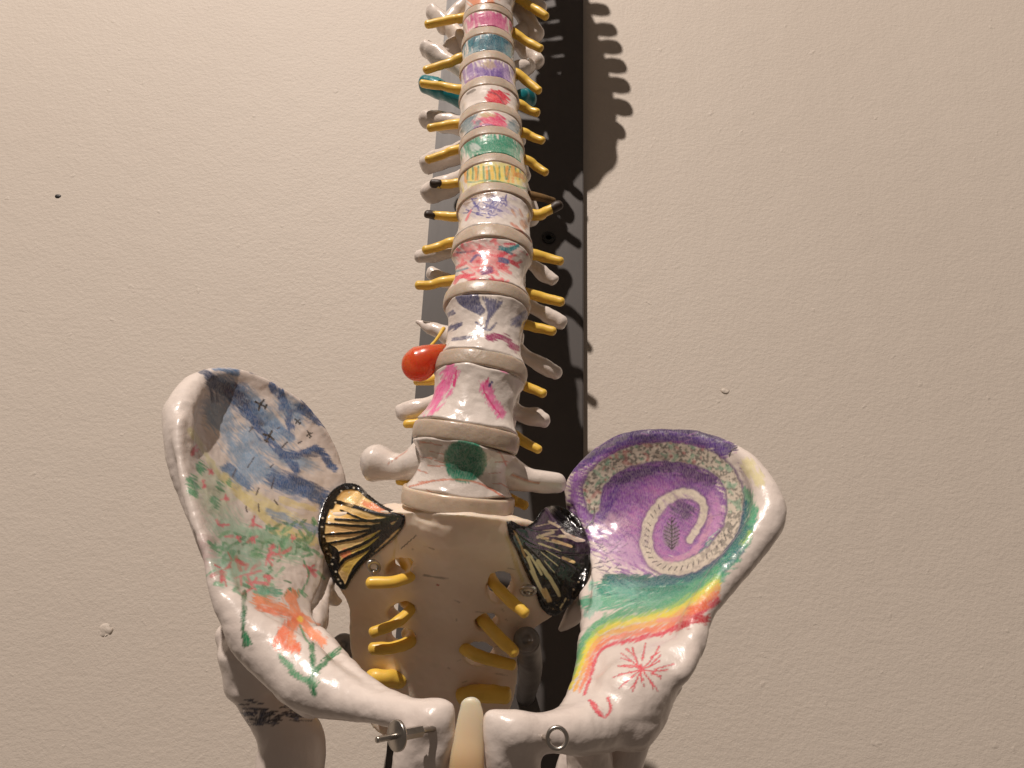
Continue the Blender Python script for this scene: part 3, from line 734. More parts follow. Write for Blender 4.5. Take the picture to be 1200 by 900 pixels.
# ilium back to the sacroiliac joint and sciatic spine
chain(g, [(395, 560, .408, 9), (388, 620, .405, 14), (384, 665, .398, 14), (372, 705, .380, 14), (366, 735, .352, 14)])
chain(g, [(378, 690, .395, 12), (392, 704, .402, 9), (400, 704, .405, 5)])
chain(g, [(378, 690, .385, 10), (372, 730, .365, 12), (352, 760, .345, 16)])
meL = fused("hip", g, .0007, 90)
roughen(meL, [(45, .0008), (140, .0004), (420, .00015)])
def art_hipL(cv):
    R = random.Random(21); c4 = lambda x, y: (170 + x / 3.75, 410 + y / 3.75); c5 = lambda x, y: (200 + x / 3.4625, 640 + y / 3.4615)
    nv, bl, mb, lb = (44, 62, 96), (54, 92, 142), (84, 122, 164), (138, 164, 190)
    def st(pts, w_, col, al=.8, rough=.8, soft=.6, w2=None, f=c4, s=1): cv.stroke([f(*p) for p in pts], w_, col, al, soft, rough, w2=w2)
    # pale washes
    for x, y, rx, ry, rot, c_, al_ in ((400, 200, 50, 20, .7, mb, .75), (520, 300, 60, 18, .8, lb, .8), (640, 260, 30, 16, .8, lb, .7), (440, 480, 46, 20, .9, lb, .7), (640, 480, 46, 12, .4, lb, .6), (640, 600, 40, 16, .3, mb, .6), (300, 250, 18, 26, .4, (120, 140, 165), .4),
                                       (560, 850, 60, 22, .3, (150, 190, 160), .75), (380, 800, 50, 26, .9, (170, 200, 176), .6), (300, 620, 30, 40, -.4, (200, 208, 180), .55), (560, 700, 60, 12, .5, (228, 214, 160), .7), (420, 950, 50, 30, .3, (160, 198, 176), .7), (250, 900, 26, 30, .2, (196, 170, 166), .5)):
        px, py = c4(x, y); cv.blob(px, py, rx, ry, c_, al_, rot=rot, soft=.8, rough=.5, ang=rot)
    for x, y, rx, ry, rot in ((330, 300, 45, 26, .9), (470, 400, 50, 20, .8), (520, 520, 50, 18, .6), (420, 560, 30, 18, .9)):
        px, py = c4(x, y); cv.blob(px, py, rx * .55, ry * .8, lb, .55, rot=rot, rough=.6, ang=rot)
    st([(300, 150), (370, 190), (440, 250), (490, 320)], 20, nv, .75); st([(290, 130), (380, 170), (470, 250)], 15, nv, .75)
    st([(240, 80), (300, 125)], 9, nv, .8); st([(310, 75), (400, 100)], 10, mb, .75); st([(285, 160), (300, 230)], 5, nv, .6); st([(310, 160), (320, 230)], 4, nv, .6)
    st([(468, 95), (540, 120), (605, 160)], 6, nv, .85); st([(560, 160), (610, 220), (640, 340)], 12, bl, .65); st([(600, 180), (600, 260)], 8, bl, .6)
    st([(700, 240), (750, 270), (800, 320)], 17, nv, .7); st([(690, 260), (760, 300)], 22, bl, .6)
    st([(440, 260), (520, 370), (600, 450), (660, 520)], 13, bl, .75); st([(470, 240), (560, 330), (640, 380)], 12, mb, .55); st([(360, 380), (450, 480), (560, 560)], 14, lb, .6)
    st([(600, 460), (700, 450), (760, 440), (830, 520)], 11, bl, .8); st([(650, 470), (760, 460), (800, 490)], 9, nv, .5)
    st([(560, 560), (660, 590), (770, 640)], 22, bl, .65); st([(600, 590), (700, 620), (780, 670)], 14, bl, .6); st([(640, 560), (760, 600)], 10, nv, .45)
    st([(360, 520), (420, 570), (450, 600)], 16, mb, .6); st([(540, 710), (640, 750), (745, 790)], 11, lb, .75); st([(560, 740), (690, 790)], 5, mb, .5)
    ye = (222, 206, 142); gr = (86, 156, 112); gd = (36, 120, 74); pk = (226, 104, 118); rd = (206, 70, 82)
    st([(350, 560), (450, 660), (560, 760), (740, 840)], 14, ye, .6); st([(200, 350), (330, 560)], 10, (216, 208, 150), .4); st([(560, 800), (700, 830)], 9, ye, .6); st([(600, 660), (740, 700)], 10, (228, 210, 150), .5)
    for x, y, a_, b_ in ((245, 515, 7, 10), (210, 600, 9, 14), (330, 600, 6, 9), (305, 670, 7, 9), (370, 580, 4, 6)): px, py = c4(x, y); cv.blob(px, py, a_, b_, gr, .75, rot=-.3, rough=.8)
    for k in range(70):
        x, y = R.uniform(270, 760), R.uniform(740, 900); 
        if y < 720 + (760 - x) * .22: continue
        st([(x, y), (x + R.uniform(-50, 50), y + R.uniform(-30, 45))], R.uniform(3, 7), R.choice([gr, gr, gd, (120, 180, 130)]), .6)
    for k in range(60):
        x, y = R.uniform(60, 600), R.uniform(-10, 200); 
        if x < 170 or y > 240 - abs(x - 420) * .3: continue
        st([(x, y), (x + R.uniform(-40, 40), y + R.uniform(-30, 40))], R.uniform(3, 6), R.choice([gr, gr, (120, 180, 140), gd]), .5, f=c5)
    def petals(f, x, y, r, n, col, w_=3.2, al=.8):
        for k in range(n + 1):
            a_ = R.uniform(0, 6.28); q = r * R.uniform(.35, .95); b_ = R.uniform(0, .3) * r; o_ = (x + R.uniform(-.2, .2) * r, y + R.uniform(-.2, .2) * r)
            st([(o_[0] + b_ * math.cos(a_), o_[1] + b_ * math.sin(a_)), (o_[0] + q * math.cos(a_), o_[1] + q * math.sin(a_))], w_ * R.uniform(.8, 1.7), col, al * R.uniform(.55, 1), f=f, rough=.9, soft=.8)
    for x, y, r in ((262, 590, 30), (210, 440, 28), (290, 530, 18), (355, 655, 26), (325, 770, 40), (400, 820, 45), (480, 760, 36), (470, 825, 30), (570, 870, 45), (650, 830, 22)): petals(c4, x, y, r, 4, pk)
    for x, y, r in ((215, 100, 60), (300, 110, 80), (260, 60, 50), (330, 160, 60), (390, 50, 40), (440, 25, 50), (560, 95, 40), (395, 125, 18)): petals(c5, x, y, r, 6, R.choice([pk, rd]), 3.6, .7)
    og = (240, 146, 104); of = (236, 116, 74)
    st([(355, 220), (430, 240), (520, 290)], 18, og, .85, f=c5, w2=6); st([(360, 250), (450, 270), (520, 295)], 10, of, .6, f=c5)
    st([(490, 205), (505, 250), (522, 290)], 20, og, .8, f=c5, w2=7); st([(525, 300), (560, 340), (615, 385)], 15, og, .8, f=c5, w2=15); st([(540, 285), (600, 320)], 5, og, .5, f=c5)
    st([(515, 300), (460, 350), (440, 400), (500, 410)], 18, of, .85, f=c5); st([(500, 320), (490, 390)], 10, og, .75, f=c5)
    px, py = c5(525, 297); cv.blob(px, py, 5, 5, (240, 196, 60), .95, rough=.3)
    st([(525, 320), (545, 370), (570, 410)], 3, gr, .7, f=c5); st([(570, 400), (575, 500), (580, 600)], 7, gd, .75, f=c5); st([(585, 510), (640, 455), (690, 415)], 12, gd, .8, f=c5, w2=7); st([(450, 455), (520, 530), (590, 560)], 11, gr, .7, f=c5); st([(560, 540), (585, 600)], 8, gd, .6, f=c5)
    st([(298, 185), (295, 300), (300, 400)], 7, (40, 104, 66), .8, f=c5); st([(300, 360), (315, 395)], 8, (40, 130, 84), .9, f=c5)
    st([(540, 60), (560, 120), (530, 190)], 3, gr, .7, f=c5); st([(350, 180), (440, 190)], 12, (90, 170, 140), .7, f=c5)
    # little black aeroplanes and birds
    def plane(x, y, s, a_):
        c_, q_ = math.cos(a_), math.sin(a_)
        T_ = lambda u, v: (x + s * (u * c_ - v * q_), y + s * (u * q_ + v * c_))
        k_ = (16, 15, 16)
        for p_, w_ in (([T_(-1, 0), T_(1, 0)], 1.9), ([T_(-.15, -.95), T_(.15, 0), T_(-.15, .95)], 1.8), ([T_(-.95, -.35), T_(-.85, 0), T_(-.95, .35)], 1.5)): cv.stroke(p_, w_ * 1.35 * max(s / 6, .8), k_, 1, .3, 0, sm=False)
    plane(*c4(508, 240), 7, 3.6); plane(*c4(545, 380), 7, 5.2); plane(*c4(670, 314), 4, 3.9); plane(*c4(721, 370), 4, 4.2)
    for x, y, l_, a_ in ((466, 350, 12, -.9), (586, 344, 6, -.5), (612, 418, 18, -.8), (680, 406, 8, -.5), (465, 495, 26, -1), (392, 540, 18, -1.1), (556, 510, 8, -.8), (562, 585, 24, -1.3), (494, 622, 16, -1.2), (500, 695, 16, 1.5), (446, 700, 12, 1.4), (575, 670, 12, .9)):
        st([(x - l_ * math.cos(a_), y - l_ * math.sin(a_)), (x + l_ * math.cos(a_), y + l_ * math.sin(a_))], 2.4, (62, 54, 54), .85, .2)
decorate(meL, art_hipL)
hipL = link("hip_bone", meL, BONE, model); hipL["label"] = "hip bone painted with a blue sky, aeroplanes and flowers"

g = Geo()
rowsR = [[(668, 564, .400), (735, 512, .384), (808, 508, .364), (868, 536, .345), (898, 586, .328)],
         [(674, 600, .402), (735, 562, .394), (798, 558, .376), (850, 582, .352), (893, 620, .322)],
         [(690, 640, .394), (735, 615, .394), (785, 615, .376), (828, 632, .350), (866, 656, .318)],
         [(692, 690, .376), (728, 672, .378), (765, 670, .363), (803, 682, .338), (836, 698, .312)],
         [(688, 732, .354), (712, 725, .352), (748, 722, .338), (785, 727, .320), (822, 745, .298)],
         [(686, 775, .334), (705, 770, .322), (740, 768, .308), (775, 776, .300), (803, 788, .298)]]
wing_geo(g, rowsR, None, None)
chain(g, [(666, 590, .405, 5), (668, 562, .401, 5), (695, 532, .394, 5), (735, 510, .385, 5), (775, 505, .376, 5), (812, 507, .365, 6), (850, 521, .354, 8), (876, 541, .343, 12), (893, 568, .332, 16), (900, 598, .324, 18)])
chain(g, [(896, 574, .328, 17), (900, 602, .324, 21), (885, 632, .322, 21), (863, 660, .319, 20), (841, 688, .315, 18), (823, 715, .310, 17), (810, 745, .304, 17), (806, 772, .298, 14), (792, 790, .296, 16)])
chain(g, [(795, 765, .302, 20), (770, 790, .302, 32), (738, 815, .300, 42), (712, 842, .296, 36), (680, 855, .286, 30), (640, 858, .278, 24), (604, 857, .273, 26), (588, 851, .272, 21)])
chain(g, [(690, 745, .334, 12), (690, 778, .318, 16), (682, 812, .302, 18), (655, 842, .284, 14), (610, 846, .274, 14), (575, 845, .272, 14)])
chain(g, [(770, 812, .304, 22), (742, 842, .300, 34), (722, 850, .300, 30)])
chain(g, [(712, 762, .326, 20), (722, 786, .314, 26), (735, 808, .306, 34)])
chain(g, [(745, 762, .318, 22), (765, 780, .308, 26)])
chain(g, [(688, 850, .32, 26), (690, 890, .33, 28), (694, 960, .34, 28)])
chain(g, [(574, 839, .271, 10), (577, 856, .272, 14), (583, 882, .274, 20), (588, 915, .279, 22), (600, 960, .29, 22), (640, 1030, .31, 18)], flat=.9)
chain(g, [(606, 858, .273, 22), (612, 885, .277, 22), (616, 920, .282, 20)])
chain(g, [(780, 760, .325, 26), (745, 790, .332, 32), (700, 850, .35, 20), (665, 900, .36, 15), (655, 980, .37, 20)])
chain(g, [(668, 570, .410, 9), (682, 630, .408, 14), (688, 680, .396, 14), (690, 715, .376, 12), (690, 745, .350, 12)])
chain(g, [(690, 690, .40, 14), (672, 722, .405, 12), (656, 738, .41, 5)])
chain(g, [(690, 700, .395, 14), (700, 750, .385, 16), (700, 800, .375, 18)])
meR = fused("hip", g, .0007, 90)
roughen(meR, [(45, .0007), (140, .00035), (420, .00015)])
def art_hipR(cv):
    R = random.Random(8); c6 = lambda x, y: (620 + x / 3.75, 480 + y / 3.75); c8 = lambda x, y: (420 + x / 2.727, 680 + y / 2.727)
    x, y = cv.x, cv.y
    def st(pts, w_, col, al=.8, rough=.8, soft=.6, w2=None, f=c6, ang=None): cv.stroke([f(*p) for p in pts], w_, col, al, soft, rough, w2=w2, ang=ang)
    # violet field
    cv.blob(762, 590, 104, 86, (134, 84, 156), .95, rot=.25, soft=.25, rough=.5, ang=.4)
    cv.blob(778, 612, 58, 60, (178, 112, 170), .8, rot=.2, soft=.6, rough=.7, ang=.5)
    cv.blob(735, 645, 42, 26, (198, 160, 194), .75, rot=.3, soft=.7, rough=.7, ang=.9)
    for pts, w_, col in (([(170, 260), (300, 160), (450, 105), (600, 85), (760, 100), (880, 160)], 19, (62, 42, 98)), ([(200, 250), (380, 160), (560, 125), (760, 140), (860, 190)], 14, (90, 58, 140)),
                         ([(560, 75), (700, 90), (800, 110)], 9, (44, 30, 76)), ([(300, 240), (420, 170), (600, 145), (760, 170)], 7, (140, 60, 150)),
                         ([(400, 320), (480, 280), (600, 255), (740, 285), (800, 320)], 17, (66, 42, 92)), ([(350, 330), (430, 290), (560, 260)], 10, (70, 40, 100)),
                         ([(390, 350), (350, 420), (320, 480)], 15, (84, 46, 128)), ([(210, 300), (200, 400), (240, 470)], 12, (150, 96, 176)), ([(460, 330), (560, 310), (700, 340)], 14, (120, 66, 150)),
                         ([(420, 420), (520, 380)], 20, (138, 84, 156)), ([(800, 380), (830, 460), (800, 540)], 13, (190, 130, 186)), ([(150, 270), (260, 200), (420, 120)], 8, (120, 114, 128))):
        st(pts, w_, col, .8)
    for x_, y_, rx_, ry_, c_, al_ in ((300, 400, 20, 24, (110, 62, 140), .6), (480, 290, 40, 14, (74, 44, 98), .6), (700, 300, 34, 14, (84, 50, 104), .6), (780, 380, 14, 30, (112, 62, 132), .5), (560, 330, 40, 14, (150, 84, 150), .5), (430, 380, 22, 20, (128, 66, 146), .5), (820, 470, 12, 34, (206, 150, 196), .5), (380, 500, 30, 16, (214, 178, 190), .6), (520, 110, 60, 10, (56, 38, 88), .6)):
        cv.blob(*c6(x_, y_), rx_, ry_, c_, al_, soft=.9, rough=.6, ang=.5)
    for k in range(170):
        a_ = R.uniform(0, 1); X_, Y_ = R.uniform(180, 900), R.uniform(80, 560)
        st([(X_, Y_), (X_ + R.uniform(15, 50), Y_ + R.uniform(-16, 20))], R.uniform(1, 2.4), R.choice([(70, 40, 110), (110, 60, 150), (196, 140, 196), (60, 40, 80)]), .4, .6)
    # green, teal and rainbow sweep
    for pts, w_, col, al in (([(950, 360), (975, 430), (960, 520), (900, 600)], 15, (92, 160, 120), .8), ([(940, 420), (925, 520), (860, 610), (780, 680)], 17, (10, 100, 100), .9), ([(900, 560), (840, 640), (720, 720), (560, 760), (420, 765)], 21, (8, 112, 104), .9),
                             ([(990, 440), (960, 560), (880, 660), (760, 740)], 13, (80, 170, 130), .75), ([(760, 740), (640, 790), (480, 800), (330, 790)], 22, (40, 146, 122), .85), ([(900, 650), (780, 760), (620, 830), (400, 850), (250, 850)], 20, (96, 176, 142), .8),
                             ([(340, 740), (430, 745), (520, 740)], 13, (0, 96, 84), .7), ([(940, 600), (880, 680), (800, 750)], 10, (40, 90, 110), .6), ([(970, 540), (930, 590)], 7, (170, 200, 70), .7),
                             ([(960, 240), (1010, 320)], 18, (214, 204, 150), .5), ([(280, 770), (300, 850), (260, 900)], 12, (150, 196, 180), .6)):
        st(pts, w_, col, al)
    for k in range(120):
        u = R.uniform(0, 1); X_ = 980 - 720 * u; Y_ = 470 + 340 * min(1, u * 1.5) + R.uniform(-45, 60)
        a_ = -.85 + .65 * u; l_ = R.uniform(25, 60)
        st([(X_, Y_), (X_ + l_ * math.cos(a_), Y_ + l_ * math.sin(a_))], R.uniform(.9, 2), R.choice([(190, 220, 206), (0, 84, 84), (120, 200, 160), (20, 120, 110)]), .5, .5)
    for pts, w_, al in (([(938, 400), (925, 500), (875, 590), (800, 670), (740, 708)], 13, .9), ([(960, 520), (900, 630), (820, 700), (700, 740)], 9, .7), ([(700, 735), (580, 760), (440, 768), (360, 750)], 13, .75)):
        st(pts, w_, (0, 98, 108), al, .8)
    for pts, w_ in (([(900, 640), (840, 690), (770, 730)], 5), ([(700, 780), (560, 790), (470, 785)], 6)): st(pts, w_, (24, 120, 96), .8, .9)
    cv.blob(*c6(420, 790), 34, 14, (120, 190, 170), .6, rot=.1, soft=.9, rough=.6); cv.blob(*c6(620, 800), 40, 10, (40, 140, 112), .6, rot=-.2, soft=.8, rough=.6)
    st([(560, 745), (700, 715), (830, 640), (905, 540)], 8, (0, 84, 92), .7, .8)
    rb = [(704, 705), (715, 702), (745, 700), (780, 690), (812, 672), (845, 655)]
    def band(dy, w_, col, al, dx=0):
        P = [(672 + dx * 1.4, 808 + dy * .35), (684 + dx, 782 + dy * .55), (693 + dx * .6, 758 + dy * .8), (712, 741 + dy), (745, 733 + dy), (785, 723 + dy), (815, 706 + dy), (840, 688 + dy)]
        cv.stroke(P, w_ * .75, col, al, .8, .7, w2=w_ * 1.8)
    band(-17, 11, (80, 166, 120), .7, -9); band(-10, 7, (160, 200, 96), .75, -6); band(-5, 7, (232, 214, 70), .85, -3); band(2, 7, (238, 176, 92), .8, 1); band(9, 7, (236, 128, 92), .7, 5); band(16, 6, (218, 74, 92), .75, 9)
    st([(1045, 140), (1075, 120), (1110, 125)], 13, (190, 44, 56), .9, f=c8); st([(1060, 100), (1110, 80)], 12, (230, 110, 76), .85, f=c8); st([(960, 130), (1060, 120)], 8, (236, 150, 140), .6, f=c8)
    # coral leaf drawing
    co_ = (222, 78, 92)
    cx, cy = 905, 285
    for k in range(13):
        a_ = k * 2 * math.pi / 13; r_ = R.uniform(60, 100)
        e = (cx + r_ * math.cos(a_), cy + r_ * .9 * math.sin(a_)); st([(cx, cy), ((cx + e[0]) / 2 + R.uniform(-6, 6), (cy + e[1]) / 2 + R.uniform(-6, 6)), e], 2.4, co_, .7, .5, f=c8)
        st([((cx + e[0]) / 2, (cy + e[1]) / 2), (e[0] + R.uniform(-26, 26), e[1] + R.uniform(-26, 26))], 2.2, co_, .7, .5, f=c8)
    st([(740, 385), (765, 425), (790, 438), (806, 410), (798, 376)], 4.5, co_, .8, .6, f=c8); st([(745, 390), (775, 425)], 7, co_, .6, .9, f=c8)
    # the patterned coil
    coil = [(285, 430), (280, 340), (340, 262), (430, 212), (560, 187), (680, 192), (780, 218), (852, 268), (897, 340), (907, 420), (890, 510), (842, 590), (775, 650), (700, 690), (620, 698), (550, 668), (517, 600), (522, 520), (552, 450), (612, 392), (690, 368), (748, 392), (768, 440), (752, 500), (705, 575)]
    P = [c6(*p) for p in coil]
    P = [tuple(p) for p in cr_spline(np.array(P), 150)]
    d, u, Lc = seg_dist(x, y, P); un = u / Lc
    wd = np.interp(un, [0, .03, .08, .3, .45, .62, .8, 1], [7, 10.5, 11, 10.5, 8.5, 7.8, 6.8, 3.5]) + (noise2(x / 5, y / 5) - .5) * 2.2
    def cl(v): return np.clip(v, 0, 1)
    e = cl((wd + .8 - d) / 1.6)
    cv.put(cl((wd + 4 - d) / 3.5) * .6, (84, 62, 104)); cv.put(e * .96, (212, 200, 182))
    # scale marks along it
    sx = x * .8 + y * .6; sy = y * .8 - x * .6; s1 = noise2(sx / 2.2, sy / 2.2 + 3); s2 = noise2(sx / 5 + 8, sy / 4 + 1); dens = np.interp(un, [0, .2, .5, .6, 1], [1, .95, .8, .28, .15])
    cv.put(e * cl((s1 - .44) * 6) * .8 * dens, (62, 66, 62)); cv.put(e * cl((s2 - .62) * 6) * .6 * (un < .45), (116, 170, 140)); cv.put(e * cl((noise2(sx / 5 + 40, sy / 4) - .66) * 6) * .6 * (un < .3), (190, 110, 110))
    for k in range(26):
        uu_ = .42 + .36 * k / 26; i_ = int(uu_ * 149); q = P[i_]; tq = np.array(P[min(i_ + 1, 149)]) - np.array(q); tq = tq / (np.linalg.norm(tq) + 1e-6); nn_ = np.array([-tq[1], tq[0]])
        cv.stroke([tuple(np.array(q) + nn_ * 2.5 - tq * 1.5), tuple(np.array(q) - nn_ * 2.0 + tq * 1.2)], 1.5, (48, 46, 50), .85, .4, 0)
    # core with the dark feather
    cv.blob(*c6(660, 470), 24, 28, (130, 84, 150), .7, rot=.4, rough=.7); cv.blob(*c6(675, 440), 17, 14, (62, 44, 84), .8, rough=.7, rot=.4); cv.blob(*c6(600, 540), 10, 20, (150, 104, 166), .6, rough=.7)
    cv.stroke([c6(600, 660), c6(700, 640), c6(770, 560), c6(800, 470)], 9, (206, 150, 178), .7, .6, .7)
    cv.blob(*c6(626, 555), 11, 17, (120, 112, 120), .75, rot=-.1, rough=.4, soft=.3)
    for k in range(8):
        yy = 480 + 17 * k; ww = 34 * math.sin(math.pi * (k + 1.2) / 9.5)
        for sg in (-1, 1): cv.stroke([c6(627, yy + 16), c6(627 + sg * ww, yy)], 1.7, (34, 30, 36), .9, .4, 0, sm=False)
    cv.stroke([c6(627, 475), c6(627, 610)], 1.6, (34, 30, 36), .9, .4, 0, sm=False)
    # stem lines and scribbles
    k_ = (52, 44, 58)
    st([(287, 430), (282, 480), (252, 520)], 2.4, k_, .9, .1); st([(280, 490), (286, 525)], 1.8, k_, .9, .1); st([(880, 205), (892, 178), (915, 165)], 2, k_, .9, .1)
    for k in range(30):
        X_, Y_ = R.uniform(270, 420), R.uniform(560, 710); st([(X_, Y_), (X_ + R.uniform(10, 40), Y_ + R.uniform(-20, 10))], 1.4, (96, 92, 110), .6, .5)
    for k in range(14): st([(360 + 12 * k, 440 + 6 * k), (420 + 12 * k, 560 + 6 * k)], 1.0, (110, 80, 120), .5, .5)
    st([(930, 150), (1000, 200)], 3, (206, 170, 180), .6)
decorate(meR, art_hipR)
hipR = link("hip_bone", meR, BONE, model); hipR["label"] = "hip bone painted with a purple coiled snake and rainbow bands"

# ------------------------------------------------------------------ butterfly wings enamelled over the joints
dgp = bpy.context.evaluated_depsgraph_get()
def bvh_of(me): return BVHTree.FromPolygons([v.co for v in me.vertices], [p.vertices for p in me.polygons])
BV = [bvh_of(sac_me), bvh_of(meL), bvh_of(meR)]
def hitd(px, py):
    r = nrm(CF + (px - 600) / F * CR + (450 - py) / F * CU); best = None
    for b in BV:
        h = b.ray_cast(Vector(CAM), Vector(r), 1.0)
        if h[0] is not None:
            dd = h[0].y + WALL_D
            if best is None or dd < best: best = dd
    return best
def wing_part(outline, art, label, dr):
    O = cr_spline(np.array(outline + [outline[0]], float), 160)[:-1]
    x0, y0 = O.min(0) - 1; x1, y1 = O.max(0) + 1; st_ = 0.8
    xs = np.arange(x0, x1, st_); ys = np.arange(y0, y1, st_); X_, Y_ = np.meshgrid(xs, ys)
    D = np.full(X_.shape, np.nan)
    for i in range(0, X_.shape[0], 2):
        for j in range(0, X_.shape[1], 2):
            h = hitd(X_[i, j], Y_[i, j]); 
            if h and dr[0] < h < dr[1]: D[i, j] = h
    m = ~np.isnan(D); pts = np.stack([X_[m], Y_[m]], 1); dv = D[m]
    # smooth height field that stays on top of the bone
    Q = np.stack([X_.ravel(), Y_.ravel()], 1); out = np.empty(len(Q))
    for a_ in range(0, len(Q), 1500):
        q = Q[a_:a_ + 1500]; d2 = ((q[:, None] - pts[None]) ** 2).sum(-1); wt = np.exp(-d2 / (2 * 6.5 ** 2)) + 1e-12
        out[a_:a_ + 1500] = (wt * dv).sum(1) / wt.sum(1)
    D = np.fmin(out.reshape(X_.shape), np.where(np.isnan(D), 9, D + .0004))
    for _ in range(3): D[1:-1, 1:-1] = (D[1:-1, 1:-1] * 2 + D[:-2, 1:-1] + D[2:, 1:-1] + D[1:-1, :-2] + D[1:-1, 2:]) / 6
    # inside test
    ins = np.zeros(X_.shape, bool); n_ = len(O)
    for k in range(n_):
        xa, ya = O[k]; xb, yb = O[(k + 1) % n_]
        c_ = ((ya > Y_) != (yb > Y_)) & (X_ < (xb - xa) * (Y_ - ya) / (yb - ya + 1e-9) + xa); ins ^= c_
    dist, _, _ = seg_dist(X_.ravel(), Y_.ravel(), [tuple(p) for p in O] + [tuple(O[0])]); dist = dist.reshape(X_.shape)
    keep = ins
    prof = 0.0016 * np.sqrt(np.clip(dist / 4, 0, 1))
    cv = Canvas(X_.ravel(), Y_.ravel()); relief = art(cv, dist.ravel()).reshape(X_.shape)
    idx = -np.ones(X_.shape, int); Vt = []; Vb = []
    ii, jj = np.where(keep)
    for k, (i, j) in enumerate(zip(ii, jj)):
        idx[i, j] = k; dd = D[i, j]
        Vt.append(at(X_[i, j], Y_[i, j], dd - .0008 - prof[i, j] - relief[i, j])); Vb.append(at(X_[i, j], Y_[i, j], dd + .003))
    n0 = len(Vt); fc = []
    for i in range(X_.shape[0] - 1):
        for j in range(X_.shape[1] - 1):
            q = (idx[i, j], idx[i, j + 1], idx[i + 1, j + 1], idx[i + 1, j])
            if min(q) >= 0: fc.append(q); fc.append(tuple(v + n0 for v in q[::-1]))
    ec = {}
    for f in fc:
        if f[0] < n0:
            for a_, b_ in zip(f, f[1:] + f[:1]): ec[(a_, b_)] = 1
    for (a_, b_) in list(ec):
        if (b_, a_) not in ec: fc.append((b_, a_, a_ + n0, b_ + n0))
    me = bpy.data.meshes.new("w"); me.from_pydata([tuple(v) for v in Vt + Vb], [], fc)
    C = np.zeros((2 * n0, 4), np.float32); sel = keep.ravel()
    C[:n0, :3] = cv.c[sel]; C[:n0, 3] = cv.a[sel]; C[n0:, 3] = 1
    me.color_attributes.new("paint", 'FLOAT_COLOR', 'POINT').data.foreach_set("color", C.ravel())
    bm = bmesh.new(); bm.from_mesh(me); bmesh.ops.delete(bm, geom=[v for v in bm.verts if not v.link_faces], context='VERTS')
    bmesh.ops.recalc_face_normals(bm, faces=bm.faces[:]); bm.to_mesh(me); bm.free()
    o = link("butterfly_wing", me, WING, model); o["label"] = label; return o
c7 = lambda x, y: (360 + x / 3.333, 550 + y / 3.333)
K = (10, 9, 9)
def art_wl(cv, dist):
    h = np.zeros_like(cv.x)
    cv.put(np.ones_like(cv.x), (240, 204, 140))
    cv.blob(*c7(180, 185), 30, 5, (240, 190, 100), .8, rough=.3, rot=.1); cv.blob(*c7(270, 150), 26, 6, (232, 140, 104), .9, rot=.35, rough=.3); cv.blob(*c7(150, 240), 24, 12, (240, 190, 130), .7, rough=.3)
    cv.blob(*c7(250, 285), 26, 9, (226, 206, 90), .9, rot=-.8, rough=.3); cv.blob(*c7(180, 360), 16, 22, (232, 196, 90), .9, rough=.4, rot=.5); cv.blob(*c7(150, 330), 8, 8, (230, 120, 90), .8, rough=.4); cv.blob(*c7(320, 180), 20, 4, (240, 210, 110), .9, rot=-.05, rough=.2)
    k0 = cv.a.copy()
    def v(pts, w_, w2=None):
        pp = [c7(*p) for p in pts]; P = [tuple(p) for p in cr_spline(np.array(pp), 30)] if len(pp) > 2 else pp
        d, u, L_ = seg_dist(cv.x, cv.y, P); ww = (w_ + ((w2 or w_) - w_) * u / L_) / 1.75
        e = np.clip((ww - d + noise2(cv.x / 3, cv.y / 3) * .8 - .2) / .8, 0, 1); cv.put(e, K); return e
    es = [v(*a_) for a_ in (([(380, 165), (330, 165), (240, 110), (190, 75), (110, 80)], 4), ([(382, 172), (300, 178), (200, 150), (110, 125)], 4.5), ([(380, 178), (260, 200), (110, 195)], 4, 3), ([(375, 182), (260, 205), (130, 160)], 2.6),
                            ([(345, 195), (250, 222), (75, 212)], 4.5, 3), ([(330, 200), (230, 240), (70, 255)], 4, 3), ([(320, 215), (200, 265), (80, 290)], 4.2, 3), ([(320, 225), (220, 290), (110, 330)], 5, 3),
                            ([(330, 225), (250, 300), (150, 350), (120, 385)], 5, 4), ([(382, 175), (330, 240), (250, 320), (190, 380), (150, 460)], 7, 4), ([(385, 180), (360, 250), (290, 310), (215, 375), (150, 465)], 4.2, 3.6), ([(382, 175), (360, 215), (310, 260)], 9, 4),
                            ([(115, 75), (70, 150), (52, 230), (62, 300), (92, 380), (140, 460)], 12, 7), ([(150, 60), (110, 85), (90, 140)], 10), ([(150, 60), (220, 75), (250, 110)], 6), ([(75, 300), (110, 330), (105, 400)], 9))]
    cv.put(np.clip((3.2 - dist) / 1.2, 0, 1), K)
    R = random.Random(4)
    for x, y in ((62, 190), (60, 225), (66, 262), (78, 310), (84, 330), (98, 370), (100, 345), (110, 400), (120, 430), (112, 130), (95, 165), (135, 85), (165, 90), (190, 110), (150, 115), (82, 205), (128, 445), (180, 72), (215, 95)):
        cv.blob(*c7(x + R.uniform(-3, 3), y), 1.6, 1.3, (222, 212, 190), .95, rough=0, soft=.4)
    e = np.max(es, 0); return e * .0005
